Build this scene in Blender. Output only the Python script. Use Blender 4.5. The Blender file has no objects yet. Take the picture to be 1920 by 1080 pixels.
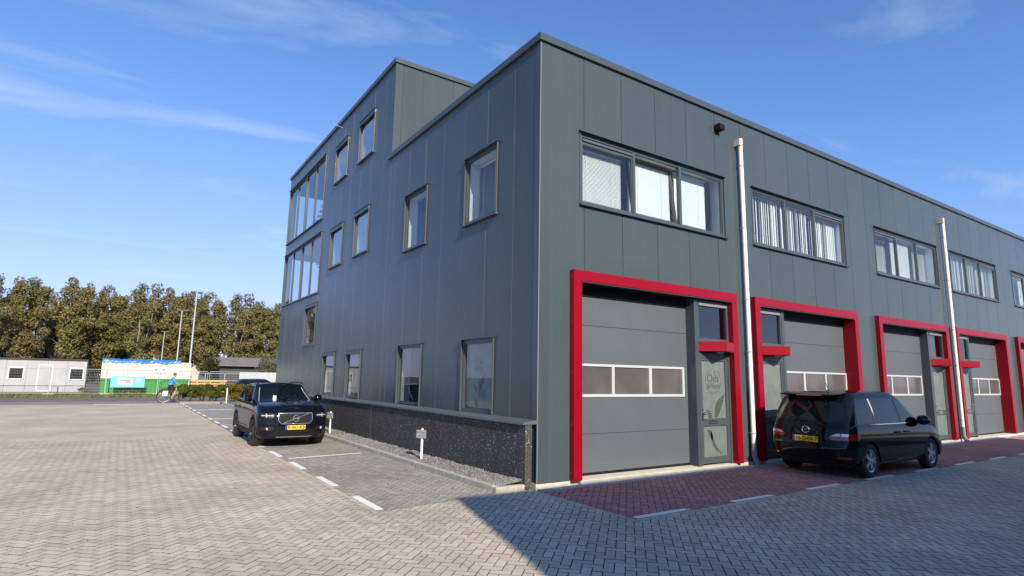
import bpy, math, random
import numpy as np
from mathutils import Vector, Matrix
R = math.radians
rnd = random.Random(7)
scene = bpy.context.scene
COL = scene.collection

# ------------------------------------------------------------------ camera
GZ = -0.08                                   # street level; z = 0 is the foot of the cladding
CAM = Vector((-5.947, -8.098, 1.735))
YAW, PITCH, ROLL, FPX = R(33.634), R(8.855), R(0.999), 1084.19
fwd = Vector((math.sin(YAW)*math.cos(PITCH), math.cos(YAW)*math.cos(PITCH), math.sin(PITCH)))
rgt0 = Vector((math.cos(YAW), -math.sin(YAW), 0.0))
up0 = rgt0.cross(fwd)
rgt = math.cos(ROLL)*rgt0 + math.sin(ROLL)*up0
upv = -math.sin(ROLL)*rgt0 + math.cos(ROLL)*up0
cam_d = bpy.data.cameras.new('camera')
cam_d.sensor_width = 36.0
cam_d.lens = 36.0*FPX/1920.0
cam_d.clip_start = 0.05
cam_d.clip_end = 5000.0
cam = bpy.data.objects.new('camera', cam_d)
cam.matrix_world = Matrix(((rgt.x, upv.x, -fwd.x, CAM.x), (rgt.y, upv.y, -fwd.y, CAM.y), (rgt.z, upv.z, -fwd.z, CAM.z), (0, 0, 0, 1)))
COL.objects.link(cam)
scene.camera = cam

def pix(p):                                   # where a point lands, in 1920 x 1080 pixels (only used to rank pavers by size)
    d = Vector(p) - CAM
    z = d.dot(fwd)
    if z < 0.3: return None
    return 960 + FPX*d.dot(rgt)/z, 540 - FPX*d.dot(upv)/z, z

# ------------------------------------------------------------------ sky, sun, exposure
SUN_EL, SUN_AZ = R(29.0), R(9.0)             # light travels towards +Y and a little +X
sun_to = Vector((-math.sin(SUN_AZ)*math.cos(SUN_EL), -math.cos(SUN_AZ)*math.cos(SUN_EL), math.sin(SUN_EL)))
SKY_GAMMA, SKY_K, SKY_TINT, SKY_STR, SUN_E, EXPO = 1.38, (0.18, 0.170, 0.090), (0.86, 0.97, 1.05, 1), 0.086, 3.05, 1.17
world = bpy.data.worlds.new('World')
scene.world = world
world.use_nodes = True
wn, wl = world.node_tree.nodes, world.node_tree.links
wn.clear()
w_out = wn.new('ShaderNodeOutputWorld')
w_bg = wn.new('ShaderNodeBackground'); w_bg.inputs['Strength'].default_value = SKY_STR
sky = wn.new('ShaderNodeTexSky'); sky.sky_type = 'NISHITA'; sky.sun_disc = False
sky.sun_elevation = SUN_EL; sky.sun_rotation = math.pi + SUN_AZ
sky.altitude = 0.0; sky.air_density = 1.0; sky.dust_density = 0.2; sky.ozone_density = 3.0
# thin cirrus: noise on the direction projected to a high flat layer
tc = wn.new('ShaderNodeTexCoord')
sep = wn.new('ShaderNodeSeparateXYZ'); wl.new(tc.outputs['Generated'], sep.inputs[0])
zadd = wn.new('ShaderNodeMath'); zadd.operation = 'MAXIMUM'; zadd.inputs[1].default_value = 0.0
wl.new(sep.outputs['Z'], zadd.inputs[0])
zoff = wn.new('ShaderNodeMath'); zoff.operation = 'ADD'; zoff.inputs[1].default_value = 0.12
wl.new(zadd.outputs[0], zoff.inputs[0])
def wdiv(a):
    n = wn.new('ShaderNodeMath'); n.operation = 'DIVIDE'
    wl.new(a, n.inputs[0]); wl.new(zoff.outputs[0], n.inputs[1]); return n.outputs[0]
comb = wn.new('ShaderNodeCombineXYZ'); wl.new(wdiv(sep.outputs['X']), comb.inputs[0]); wl.new(wdiv(sep.outputs['Y']), comb.inputs[1])
mapn = wn.new('ShaderNodeMapping'); mapn.inputs['Rotation'].default_value = (0, 0, R(62)); mapn.inputs['Scale'].default_value = (0.45, 1.5, 1.0)
mapn.inputs['Location'].default_value = (1.7, 6.1, 0)
wl.new(comb.outputs[0], mapn.inputs[0])
nz = wn.new('ShaderNodeTexNoise'); nz.inputs['Scale'].default_value = 1.35; nz.inputs['Detail'].default_value = 7; nz.inputs['Roughness'].default_value = 0.58; nz.inputs['Distortion'].default_value = 0.9
wl.new(mapn.outputs[0], nz.inputs['Vector'])
rmp = wn.new('ShaderNodeValToRGB')
rmp.color_ramp.elements[0].position = 0.545; rmp.color_ramp.elements[0].color = (0, 0, 0, 1)
rmp.color_ramp.elements[1].position = 0.90; rmp.color_ramp.elements[1].color = (0.75, 0.75, 0.75, 1)
wl.new(nz.outputs['Fac'], rmp.inputs[0])
tint = wn.new('ShaderNodeMix'); tint.data_type = 'RGBA'; tint.blend_type = 'MULTIPLY'; tint.inputs['Factor'].default_value = 1.0
tint.inputs['B'].default_value = SKY_TINT
wl.new(sky.outputs[0], tint.inputs['A'])
gam = wn.new('ShaderNodeGamma'); gam.inputs['Gamma'].default_value = SKY_GAMMA; wl.new(tint.outputs['Result'], gam.inputs['Color'])
cmp_k = wn.new('ShaderNodeVectorMath'); cmp_k.operation = 'MULTIPLY_ADD'; cmp_k.inputs[1].default_value = SKY_K; cmp_k.inputs[2].default_value = (1, 1, 1)
wl.new(gam.outputs[0], cmp_k.inputs[0])
cmp_d = wn.new('ShaderNodeVectorMath'); cmp_d.operation = 'DIVIDE'; wl.new(gam.outputs[0], cmp_d.inputs[0]); wl.new(cmp_k.outputs[0], cmp_d.inputs[1])
wmix = wn.new('ShaderNodeMix'); wmix.data_type = 'RGBA'
wmix.inputs['B'].default_value = (3.6, 4.4, 5.3, 1)
wl.new(rmp.outputs[0], wmix.inputs['Factor']); wl.new(cmp_d.outputs[0], wmix.inputs['A'])
wl.new(wmix.outputs['Result'], w_bg.inputs['Color']); wl.new(w_bg.outputs[0], w_out.inputs[0])
sun_d = bpy.data.lights.new('sun', 'SUN'); sun_d.energy = SUN_E; sun_d.angle = R(0.53); sun_d.color = (1.0, 0.89, 0.73)
sun = bpy.data.objects.new('sun', sun_d); COL.objects.link(sun)
sun.rotation_euler = sun_to.to_track_quat('Z', 'Y').to_euler(); sun.location = (0, -20, 30)
vs = scene.view_settings
vs.view_transform = 'Standard'; vs.look = 'None'; vs.exposure = EXPO; vs.gamma = 1.0; vs.use_curve_mapping = False

# ------------------------------------------------------------------ materials
def mat(name, col, rough=0.6, metal=0.0, spec=0.5, noise=0.0, nscale=8.0, bump=0.0, bscale=60.0, trans=0.0, emit=None, coat=0.0, stretch=None, alpha=1.0, coords='Object'):
    m = bpy.data.materials.new(name); m.use_nodes = True
    n, l = m.node_tree.nodes, m.node_tree.links
    b = n['Principled BSDF']
    b.inputs['Base Color'].default_value = (*col, 1); b.inputs['Roughness'].default_value = rough; b.inputs['Metallic'].default_value = metal
    b.inputs['Specular IOR Level'].default_value = spec
    b.inputs['Transmission Weight'].default_value = trans
    b.inputs['Coat Weight'].default_value = coat; b.inputs['Coat Roughness'].default_value = 0.03
    b.inputs['Alpha'].default_value = alpha
    if emit: b.inputs['Emission Color'].default_value = (*emit[0], 1); b.inputs['Emission Strength'].default_value = emit[1]
    if noise or bump:
        t = n.new('ShaderNodeTexCoord'); src = t.outputs[coords]
        if stretch:
            mp = n.new('ShaderNodeMapping'); mp.inputs['Scale'].default_value = stretch; l.new(src, mp.inputs[0]); src = mp.outputs[0]
    if noise:
        z = n.new('ShaderNodeTexNoise'); z.inputs['Scale'].default_value = nscale; z.inputs['Detail'].default_value = 5; l.new(src, z.inputs['Vector'])
        r = n.new('ShaderNodeValToRGB')
        r.color_ramp.elements[0].position = 0.3; r.color_ramp.elements[1].position = 0.7
        r.color_ramp.elements[0].color = (*[c*(1-noise) for c in col], 1); r.color_ramp.elements[1].color = (*[min(1, c*(1+noise)) for c in col], 1)
        l.new(z.outputs['Fac'], r.inputs[0]); l.new(r.outputs[0], b.inputs['Base Color'])
        m['ramp'] = r.name
    if bump:
        z2 = n.new('ShaderNodeTexNoise'); z2.inputs['Scale'].default_value = bscale; z2.inputs['Detail'].default_value = 4; l.new(src, z2.inputs['Vector'])
        bp = n.new('ShaderNodeBump'); bp.inputs['Strength'].default_value = bump; bp.inputs['Distance'].default_value = 0.01
        l.new(z2.outputs['Fac'], bp.inputs['Height']); l.new(bp.outputs[0], b.inputs['Normal'])
    return m

def glass_mat(name, tint=(0.9, 0.95, 0.95), refl=1.0, rough=0.0, ior=1.5):
    m = bpy.data.materials.new(name); m.use_nodes = True
    n, l = m.node_tree.nodes, m.node_tree.links
    n.clear()
    o = n.new('ShaderNodeOutputMaterial'); tr = n.new('ShaderNodeBsdfTransparent'); tr.inputs[0].default_value = (*tint, 1)
    gl = n.new('ShaderNodeBsdfGlossy'); gl.inputs['Roughness'].default_value = rough; gl.inputs[0].default_value = (refl, refl, refl, 1)
    fr = n.new('ShaderNodeFresnel'); fr.inputs[0].default_value = ior
    ge = n.new('ShaderNodeNewGeometry')
    # a pane seen from inside has the same reflectance as from outside
    mx = n.new('ShaderNodeMixShader')
    inv = n.new('ShaderNodeMath'); inv.operation = 'MULTIPLY_ADD'; inv.inputs[1].default_value = (1/ior - ior); inv.inputs[2].default_value = ior
    l.new(ge.outputs['Backfacing'], inv.inputs[0]); l.new(inv.outputs[0], fr.inputs[0])
    l.new(fr.outputs[0], mx.inputs[0]); l.new(tr.outputs[0], mx.inputs[1]); l.new(gl.outputs[0], mx.inputs[2]); l.new(mx.outputs[0], o.inputs[0])
    return m

def tone_mat(name, dark, light, attr, rough=0.85, speck=0.20, sscale=90.0, stain=0.24):
    """per-piece colour from the object's random number (attr None) or from a face attribute, plus fine grain and broad stains"""
    m = bpy.data.materials.new(name); m.use_nodes = True
    n, l = m.node_tree.nodes, m.node_tree.links
    b = n['Principled BSDF']; b.inputs['Roughness'].default_value = rough; b.inputs['Specular IOR Level'].default_value = 0.3
    if attr:
        a = n.new('ShaderNodeAttribute'); a.attribute_name = attr; f = a.outputs['Fac']
    else:
        a = n.new('ShaderNodeObjectInfo'); f = a.outputs['Random']
    r = n.new('ShaderNodeMix'); r.data_type = 'RGBA'; r.inputs['A'].default_value = (*dark, 1); r.inputs['B'].default_value = (*light, 1)
    l.new(f, r.inputs['Factor'])
    g = n.new('ShaderNodeNewGeometry')
    z = n.new('ShaderNodeTexNoise'); z.inputs['Scale'].default_value = sscale; z.inputs['Detail'].default_value = 3; l.new(g.outputs['Position'], z.inputs['Vector'])
    z2 = n.new('ShaderNodeTexNoise'); z2.inputs['Scale'].default_value = 0.55; z2.inputs['Detail'].default_value = 5; z2.inputs['Roughness'].default_value = 0.6; l.new(g.outputs['Position'], z2.inputs['Vector'])
    def rng(src, lo, hi, a0=0.3, a1=0.7):
        q = n.new('ShaderNodeMapRange'); q.inputs['From Min'].default_value = a0; q.inputs['From Max'].default_value = a1
        q.inputs['To Min'].default_value = lo; q.inputs['To Max'].default_value = hi; l.new(src, q.inputs['Value']); return q.outputs[0]
    mu = n.new('ShaderNodeMath'); mu.operation = 'MULTIPLY'; l.new(rng(z.outputs['Fac'], 1-speck, 1+speck), mu.inputs[0]); l.new(rng(z2.outputs['Fac'], 1-stain, 1+stain*0.6), mu.inputs[1])
    vm = n.new('ShaderNodeVectorMath'); vm.operation = 'SCALE'; l.new(r.outputs['Result'], vm.inputs[0]); l.new(mu.outputs[0], vm.inputs['Scale'])
    l.new(vm.outputs[0], b.inputs['Base Color'])
    bp = n.new('ShaderNodeBump'); bp.inputs['Strength'].default_value = 0.25; bp.inputs['Distance'].default_value = 0.004
    l.new(z.outputs['Fac'], bp.inputs['Height']); l.new(bp.outputs[0], b.inputs['Normal'])
    return m

M = {}
def clad_mat(name, col, rough):
    """coated sheet: a slight tone of its own per panel, oil-canning, faint rain streaks"""
    m = bpy.data.materials.new(name); m.use_nodes = True
    n, l = m.node_tree.nodes, m.node_tree.links; b = n['Principled BSDF']; b.inputs['Specular IOR Level'].default_value = 0.34
    oi = n.new('ShaderNodeObjectInfo'); g = n.new('ShaderNodeNewGeometry')
    mp = n.new('ShaderNodeMapping'); mp.inputs['Scale'].default_value = (7, 7, 0.22); l.new(g.outputs['Position'], mp.inputs[0])
    st = n.new('ShaderNodeTexNoise'); st.inputs['Scale'].default_value = 1.0; st.inputs['Detail'].default_value = 4; l.new(mp.outputs[0], st.inputs['Vector'])
    bl = n.new('ShaderNodeTexNoise'); bl.inputs['Scale'].default_value = 0.6; bl.inputs['Detail'].default_value = 3; l.new(g.outputs['Position'], bl.inputs['Vector'])
    def rng(src, lo, hi, a0=0.0, a1=1.0):
        q = n.new('ShaderNodeMapRange'); q.inputs['From Min'].default_value = a0; q.inputs['From Max'].default_value = a1; q.inputs['To Min'].default_value = lo; q.inputs['To Max'].default_value = hi; l.new(src, q.inputs['Value']); return q.outputs[0]
    def mul(a, c):
        q = n.new('ShaderNodeMath'); q.operation = 'MULTIPLY'; l.new(a, q.inputs[0]); l.new(c, q.inputs[1]); return q.outputs[0]
    f = mul(mul(rng(oi.outputs['Random'], 0.955, 1.045), rng(st.outputs['Fac'], 0.985, 1.015, 0.3, 0.7)), rng(bl.outputs['Fac'], 0.95, 1.05, 0.3, 0.7))
    vm = n.new('ShaderNodeVectorMath'); vm.operation = 'SCALE'; vm.inputs[0].default_value = col; l.new(f, vm.inputs['Scale']); l.new(vm.outputs[0], b.inputs['Base Color'])
    l.new(rng(st.outputs['Fac'], rough-0.015, rough+0.02, 0.3, 0.7), b.inputs['Roughness'])
    w = n.new('ShaderNodeTexNoise'); w.inputs['Scale'].default_value = 1.6; w.inputs['Detail'].default_value = 1; l.new(g.outputs['Position'], w.inputs['Vector'])
    bp = n.new('ShaderNodeBump'); bp.inputs['Strength'].default_value = 0.12; bp.inputs['Distance'].default_value = 0.012; l.new(w.outputs['Fac'], bp.inputs['Height']); l.new(bp.outputs[0], b.inputs['Normal'])
    return m
M['clad'] = clad_mat('clad_grey', (0.058, 0.077, 0.082), 0.27)
M['trim'] = mat('trim_grey', (0.055, 0.070, 0.078), 0.34, spec=0.5)
M['frame'] = mat('frame_grey', (0.060, 0.075, 0.082), 0.38)
M['rail'] = mat('rail_grey', (0.11, 0.125, 0.13), 0.32, metal=0.2)
M['red'] = mat('red_coat', (0.245, 0.0012, 0.0125), 0.36, spec=0.28, noise=0.06, nscale=1.5)
M['doorpanel'] = mat('door_panel_grey', (0.090, 0.104, 0.116), 0.55, noise=0.03, nscale=2, bump=0.08, bscale=140)
M['alu'] = mat('aluminium_white', (0.46, 0.48, 0.50), 0.45)
M['steel'] = mat('steel', (0.6, 0.6, 0.62), 0.28, metal=1.0)
M['white'] = mat('white_paint', (0.80, 0.79, 0.76), 0.5)
M['pvc'] = mat('white_pipe', (0.78, 0.78, 0.74), 0.42, noise=0.05, nscale=3)
M['pipecap'] = mat('pipe_collar', (0.52, 0.45, 0.35), 0.5, noise=0.12, nscale=14)
M['pipegrey'] = mat('pipe_shoe_grey', (0.20, 0.23, 0.26), 0.5)
M['glass'] = glass_mat('window_glass', (0.80, 0.87, 0.88), 1.0, 0.0, 1.55)
M['glass_sky'] = glass_mat('window_glass_coated', (0.45, 0.52, 0.56), 1.0, 0.0, 5.5)
M['glass_stair'] = glass_mat('stair_glass', (0.72, 0.78, 0.80), 1.0, 0.0, 1.8)
M['glass_dark'] = glass_mat('window_glass_tinted', (0.50, 0.56, 0.60), 1.0, 0.0, 1.9)
M['frost'] = mat('frosted_film', (0.135, 0.170, 0.156), 0.5, noise=0.10, nscale=6, coat=0.35)
M['frost_side'] = mat('frosted_film_side', (0.16, 0.205, 0.19), 0.45, noise=0.25, nscale=5, coat=0.2)
M['film'] = mat('dark_film', (0.06, 0.08, 0.073), 0.5, coat=0.3)
M['poly'] = mat('polycarbonate', (0.095, 0.090, 0.090), 0.18, noise=0.18, nscale=2.2, coat=0.5)
M['blind'] = mat('blind_white', (0.83, 0.84, 0.83), 0.6)
M['curtain'] = mat('lamella_white', (0.80, 0.81, 0.81), 0.8)
M['plaster'] = mat('interior_white', (0.72, 0.72, 0.70), 0.8)
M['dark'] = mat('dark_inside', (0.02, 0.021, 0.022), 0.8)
M['roof'] = mat('roof_bitumen', (0.05, 0.05, 0.05), 0.9, noise=0.2)
M['black'] = mat('black_plastic', (0.009, 0.009, 0.010), 0.6, spec=0.2)
M['mark'] = mat('road_paint_white', (0.78, 0.77, 0.73), 0.7, noise=0.09, nscale=22)
M['concrete'] = mat('concrete', (0.40, 0.375, 0.31), 0.85, noise=0.18, nscale=9, bump=0.3, bscale=60, coords='Object')
M['threshold'] = mat('threshold_concrete', (0.56, 0.52, 0.42), 0.85, noise=0.10, nscale=7, bump=0.2)
M['slab'] = mat('concrete_slab', (0.33, 0.34, 0.335), 0.85, noise=0.14, nscale=7, bump=0.2)
M['timber'] = mat('timber', (0.56, 0.33, 0.11), 0.75, noise=0.25, nscale=3, stretch=(0.4, 4, 6))
M['asphalt'] = mat('asphalt', (0.12, 0.12, 0.125), 0.9, noise=0.15, nscale=1.2, bump=0.3)
M['cyclered'] = mat('red_cycle_asphalt', (0.27, 0.165, 0.145), 0.9, noise=0.15, nscale=0.8)
M['galv'] = mat('galvanised', (0.46, 0.48, 0.50), 0.45, metal=0.3)
M['bark'] = mat('bark', (0.20, 0.17, 0.125), 0.9, noise=0.35, nscale=5, bump=0.6, bscale=18)

# ------------------------------------------------------------------ mesh helpers
class MB:
    def __init__(s, T=None): s.v = []; s.f = []; s.mi = []; s.T = T; s.attr = []; s.cur = 0; s.tone = 0.0
    def pt(s, p):
        if s.T: p = s.T(p)
        s.v.append((p[0], p[1], p[2])); return len(s.v)-1
    def face(s, pts):
        s.f.append([s.pt(p) for p in pts]); s.mi.append(s.cur); s.attr.append(s.tone)
    def faceidx(s, ids): s.f.append(list(ids)); s.mi.append(s.cur); s.attr.append(s.tone)
    def box(s, x0, x1, y0, y1, z0, z1):
        i = [s.pt(p) for p in ((x0, y0, z0), (x1, y0, z0), (x1, y1, z0), (x0, y1, z0), (x0, y0, z1), (x1, y0, z1), (x1, y1, z1), (x0, y1, z1))]
        for q in ((0, 3, 2, 1), (4, 5, 6, 7), (0, 1, 5, 4), (1, 2, 6, 5), (2, 3, 7, 6), (3, 0, 4, 7)): s.faceidx([i[k] for k in q])
    def prism(s, poly, axis, a, b):
        """2-D polygon extruded along an axis: 'z' poly=(x,y), 'x' poly=(y,z), 'y' poly=(x,z)"""
        f = {'z': lambda p, t: (p[0], p[1], t), 'x': lambda p, t: (t, p[0], p[1]), 'y': lambda p, t: (p[0], t, p[1])}[axis]
        A = [s.pt(f(p, a)) for p in poly]; B = [s.pt(f(p, b)) for p in poly]; n = len(poly)
        s.faceidx(A[::-1]); s.faceidx(B)
        for k in range(n): s.faceidx((A[k], A[(k+1) % n], B[(k+1) % n], B[k]))
    def tube(s, path, r, n=8, caps=True):
        path = [Vector(p) for p in path]; rings = []
        rr = r if isinstance(r, (list, tuple)) else [r]*len(path)
        prev = None
        for k, p in enumerate(path):
            d = (path[min(k+1, len(path)-1)] - path[max(k-1, 0)]).normalized()
            a = prev if prev is not None else (Vector((0, 0, 1)) if abs(d.z) < 0.9 else Vector((1, 0, 0)))
            u = (a - d*a.dot(d)).normalized(); w = d.cross(u); prev = u
            rings.append([s.pt(p + (u*math.cos(2*math.pi*j/n) + w*math.sin(2*math.pi*j/n))*rr[k]) for j in range(n)])
        for a, b in zip(rings, rings[1:]):
            for j in range(n): s.faceidx((a[j], a[(j+1) % n], b[(j+1) % n], b[j]))
        if caps: s.faceidx(rings[0][::-1]); s.faceidx(rings[-1])
    def grid(s, P):
        """P: rows of points"""
        I = [[s.pt(p) for p in row] for row in P]
        for a, b in zip(I, I[1:]):
            for j in range(len(a)-1): s.faceidx((a[j], a[j+1], b[j+1], b[j]))
    def lathe(s, prof, n=24, axis='y', c=(0, 0, 0)):
        rings = []
        for (rad, h) in prof:
            ring = []
            for j in range(n):
                t = 2*math.pi*j/n
                p = (rad*math.cos(t), h, rad*math.sin(t)) if axis == 'y' else (rad*math.cos(t), rad*math.sin(t), h)
                ring.append(s.pt((p[0]+c[0], p[1]+c[1], p[2]+c[2])))
            rings.append(ring)
        for a, b in zip(rings, rings[1:]):
            for j in range(n): s.faceidx((a[j], a[(j+1) % n], b[(j+1) % n], b[j]))
    def mesh(s, name, mats, recalc=True, attr=False, smooth=False):
        me = bpy.data.meshes.new(name); me.from_pydata(s.v, [], s.f)
        for m in (mats if isinstance(mats, (list, tuple)) else [mats]): me.materials.append(m)
        me.polygons.foreach_set('material_index', s.mi)
        if attr:
            a = me.attributes.new('tone', 'FLOAT', 'FACE'); a.data.foreach_set('value', s.attr)
        if recalc:
            import bmesh
            bm = bmesh.new(); bm.from_mesh(me); bmesh.ops.recalc_face_normals(bm, faces=bm.faces); bm.to_mesh(me); bm.free()
        if smooth: me.polygons.foreach_set('use_smooth', [True]*len(me.polygons))
        me.update()
        return me
    def build(s, name, mats, parent=None, loc=None, smooth=False, recalc=True, attr=False, bevel=0.0, auto=None):
        o = bpy.data.objects.new(name, s.mesh(name, mats, recalc, attr, smooth)); COL.objects.link(o)
        if parent: o.parent = parent
        if loc: o.location = loc
        if bevel:
            b = o.modifiers.new('bevel', 'BEVEL'); b.width = bevel; b.segments = 2; b.limit_method = 'ANGLE'; b.angle_limit = R(40)
        if auto is not None:
            o.data.polygons.foreach_set('use_smooth', [True]*len(o.data.polygons))
            try: o.data.set_sharp_from_angle(angle=R(auto))
            except Exception: pass
        return o
def tag(o, label=None, cat=None, group=None, kind=None):
    for k, v in (('label', label), ('category', cat), ('group', group), ('kind', kind)):
        if v: o[k] = v
    return o
def empty(name, loc=(0, 0, 0), rz=0.0, parent=None):
    o = bpy.data.objects.new(name, None); o.location = loc; o.rotation_euler = (0, 0, rz); o.empty_display_size = 0.2
    COL.objects.link(o)
    if parent: o.parent = parent
    return o
def copy_tree(o, parent=None):
    c = o.copy(); COL.objects.link(c); c.parent = parent
    for ch in list(o.children): copy_tree(ch, c)
    return c
def text_mesh(body, size, depth=0.0, align='CENTER', shear=0.0, space=1.0, bold=0.0):
    cu = bpy.data.curves.new('lettering', 'FONT'); cu.body = body; cu.size = size; cu.extrude = depth; cu.align_x = align; cu.align_y = 'CENTER'; cu.shear = shear; cu.space_character = space; cu.resolution_u = 3; cu.offset = bold*size
    t = bpy.data.objects.new('lettering', cu); COL.objects.link(t)
    me = bpy.data.meshes.new_from_object(t.evaluated_get(bpy.context.evaluated_depsgraph_get()))
    bpy.data.objects.remove(t); bpy.data.curves.remove(cu)
    me.materials.clear()
    return me
def text_part(body, size, material, parent, mtx, name='lettering', depth=0.002, **kw):
    me = text_mesh(body, size, depth, **kw); me.materials.append(material)
    me.transform(mtx); o = bpy.data.objects.new(name, me); COL.objects.link(o); o.parent = parent
    return o
# ------------------------------------------------------------------ ground sheets
def sheet(name, poly, z, m, kind='structure', parent=None):
    b = MB(); b.face([(x, y, z) for x, y in poly]); o = b.build(name, m, parent)
    if kind: o['kind'] = kind
    return o
def rect(x0, x1, y0, y1): return [(x0, y0), (x1, y0), (x1, y1), (x0, y1)]
M['grass'] = mat('grass_ground', (0.105, 0.105, 0.055), 0.95, noise=0.45, nscale=0.9, bump=0.6, bscale=12)
M['bed'] = mat('joint_sand', (0.105, 0.090, 0.070), 0.95, noise=0.25, nscale=30)
M['pave_obj'] = tone_mat('paver_beige', (0.46, 0.395, 0.300), (0.565, 0.495, 0.385), None)
M['pave_fld'] = tone_mat('paver_beige_field', (0.46, 0.395, 0.300), (0.565, 0.495, 0.385), 'tone')
M['grey_obj'] = tone_mat('paver_grey', (0.275, 0.265, 0.232), (0.365, 0.35, 0.305), None)
M['grey_fld'] = tone_mat('paver_grey_field', (0.275, 0.265, 0.232), (0.365, 0.35, 0.305), 'tone')
M['redp_obj'] = tone_mat('paver_red', (0.36, 0.175, 0.155), (0.47, 0.24, 0.21), None)
M['redp_fld'] = tone_mat('paver_red_field', (0.36, 0.175, 0.155), (0.47, 0.24, 0.21), 'tone')
def far_paver(name, dark, light):
    """street beyond the built pavers: 45 degree small-unit pattern too far off to tell the pieces apart"""
    m = tone_mat(name, dark, light, None, stain=0.22)
    n, l = m.node_tree.nodes, m.node_tree.links
    mix = [q for q in n if q.type == 'MIX'][0]
    g = n.new('ShaderNodeNewGeometry'); mp = n.new('ShaderNodeMapping'); mp.inputs['Rotation'].default_value = (0, 0, R(45)); mp.inputs['Scale'].default_value = (1, 1, 1)
    l.new(g.outputs['Position'], mp.inputs[0])
    br = n.new('ShaderNodeTexBrick'); br.inputs['Color1'].default_value = (0.15, 0.15, 0.15, 1); br.inputs['Color2'].default_value = (0.95, 0.95, 0.95, 1); br.inputs['Mortar'].default_value = (0, 0, 0, 1)
    br.inputs['Scale'].default_value = 1.0; br.inputs['Brick Width'].default_value = 0.21; br.inputs['Row Height'].default_value = 0.105; br.inputs['Mortar Size'].default_value = 0.004
    l.new(mp.outputs[0], br.inputs['Vector']); l.new(br.outputs['Color'], mix.inputs['Factor'])
    return m
M['pave_far'] = far_paver('paver_beige_far', (0.42, 0.362, 0.275), (0.50, 0.438, 0.34))
M['grey_far'] = far_paver('paver_grey_far', (0.245, 0.236, 0.207), (0.325, 0.312, 0.272))
M['redp_far'] = far_paver('paver_red_far', (0.36, 0.175, 0.155), (0.47, 0.24, 0.21))

ground = sheet('ground', rect(-900, 900, -300, 1500), GZ-0.040, M['grass'])
NEAR_Y, NEAR_X = 11.0, 13.0
street = sheet('street_pavement', [(-16, -11.5), (16, -11.5), (16, -0.3), (-2.80, -0.3), (-2.80, NEAR_Y), (-16, NEAR_Y)], GZ-0.020, M['bed'])
street_far = sheet('street', [(-60, NEAR_Y), (-2.90, NEAR_Y), (-2.90, 31.35), (-60, 31.35)], GZ-0.001, M['pave_far'])
sheet('street', rect(-60, -16, -40, NEAR_Y), GZ-0.001, M['pave_far'])
sheet('street', rect(16, 70, -12.4, -2.42), GZ-0.001, M['pave_far'])
bays = sheet('parking_bay_pavement', [(-2.86, -0.3), (-0.6, -0.05), (-0.6, NEAR_Y), (-2.86, NEAR_Y)], GZ-0.019, M['bed'])
sheet('parking_bay', rect(-2.865, -0.6, NEAR_Y, 31.35), GZ+0.001, M['grey_far'])
forecourt = sheet('forecourt_pavement', rect(-0.2, 16, -2.4, -0.2), GZ-0.018, M['bed'])
sheet('forecourt', rect(16, 70, -2.42, -0.27), GZ+0.001, M['redp_far'])

# ------------------------------------------------------------------ herringbone pavers, laid at 45 degrees
PW = 0.105
c45, s45 = math.cos(R(45)), math.sin(R(45))
def clip(poly, zone):
    """convex clip, zone counter-clockwise"""
    out = poly
    for k in range(len(zone)):
        a, b = zone[k], zone[(k+1) % len(zone)]
        ex, ey = b[0]-a[0], b[1]-a[1]
        inp, out = out, []
        if not inp: return []
        for j in range(len(inp)):
            p, q = inp[j-1], inp[j]
            sp = ex*(p[1]-a[1]) - ey*(p[0]-a[0]); sq = ex*(q[1]-a[1]) - ey*(q[0]-a[0])
            if sp >= 0: out.append(p) if not (out and out[-1] == p) else None
            if (sp >= 0) != (sq >= 0):
                t = sp/(sp-sq); out.append((p[0]+(q[0]-p[0])*t, p[1]+(q[1]-p[1])*t))
    return out
def area(p): return 0.5*abs(sum(p[k-1][0]*p[k][1]-p[k][0]*p[k-1][1] for k in range(len(p))))
def in_view(x, y, m=70):
    q = pix((x, y, GZ))
    if not q: return 0
    mm = m + 1500/q[2]
    return q[2] if (-mm < q[0] < 1920+mm and -mm < q[1] < 1080+mm) else 0
gap = 0.0038
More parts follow.
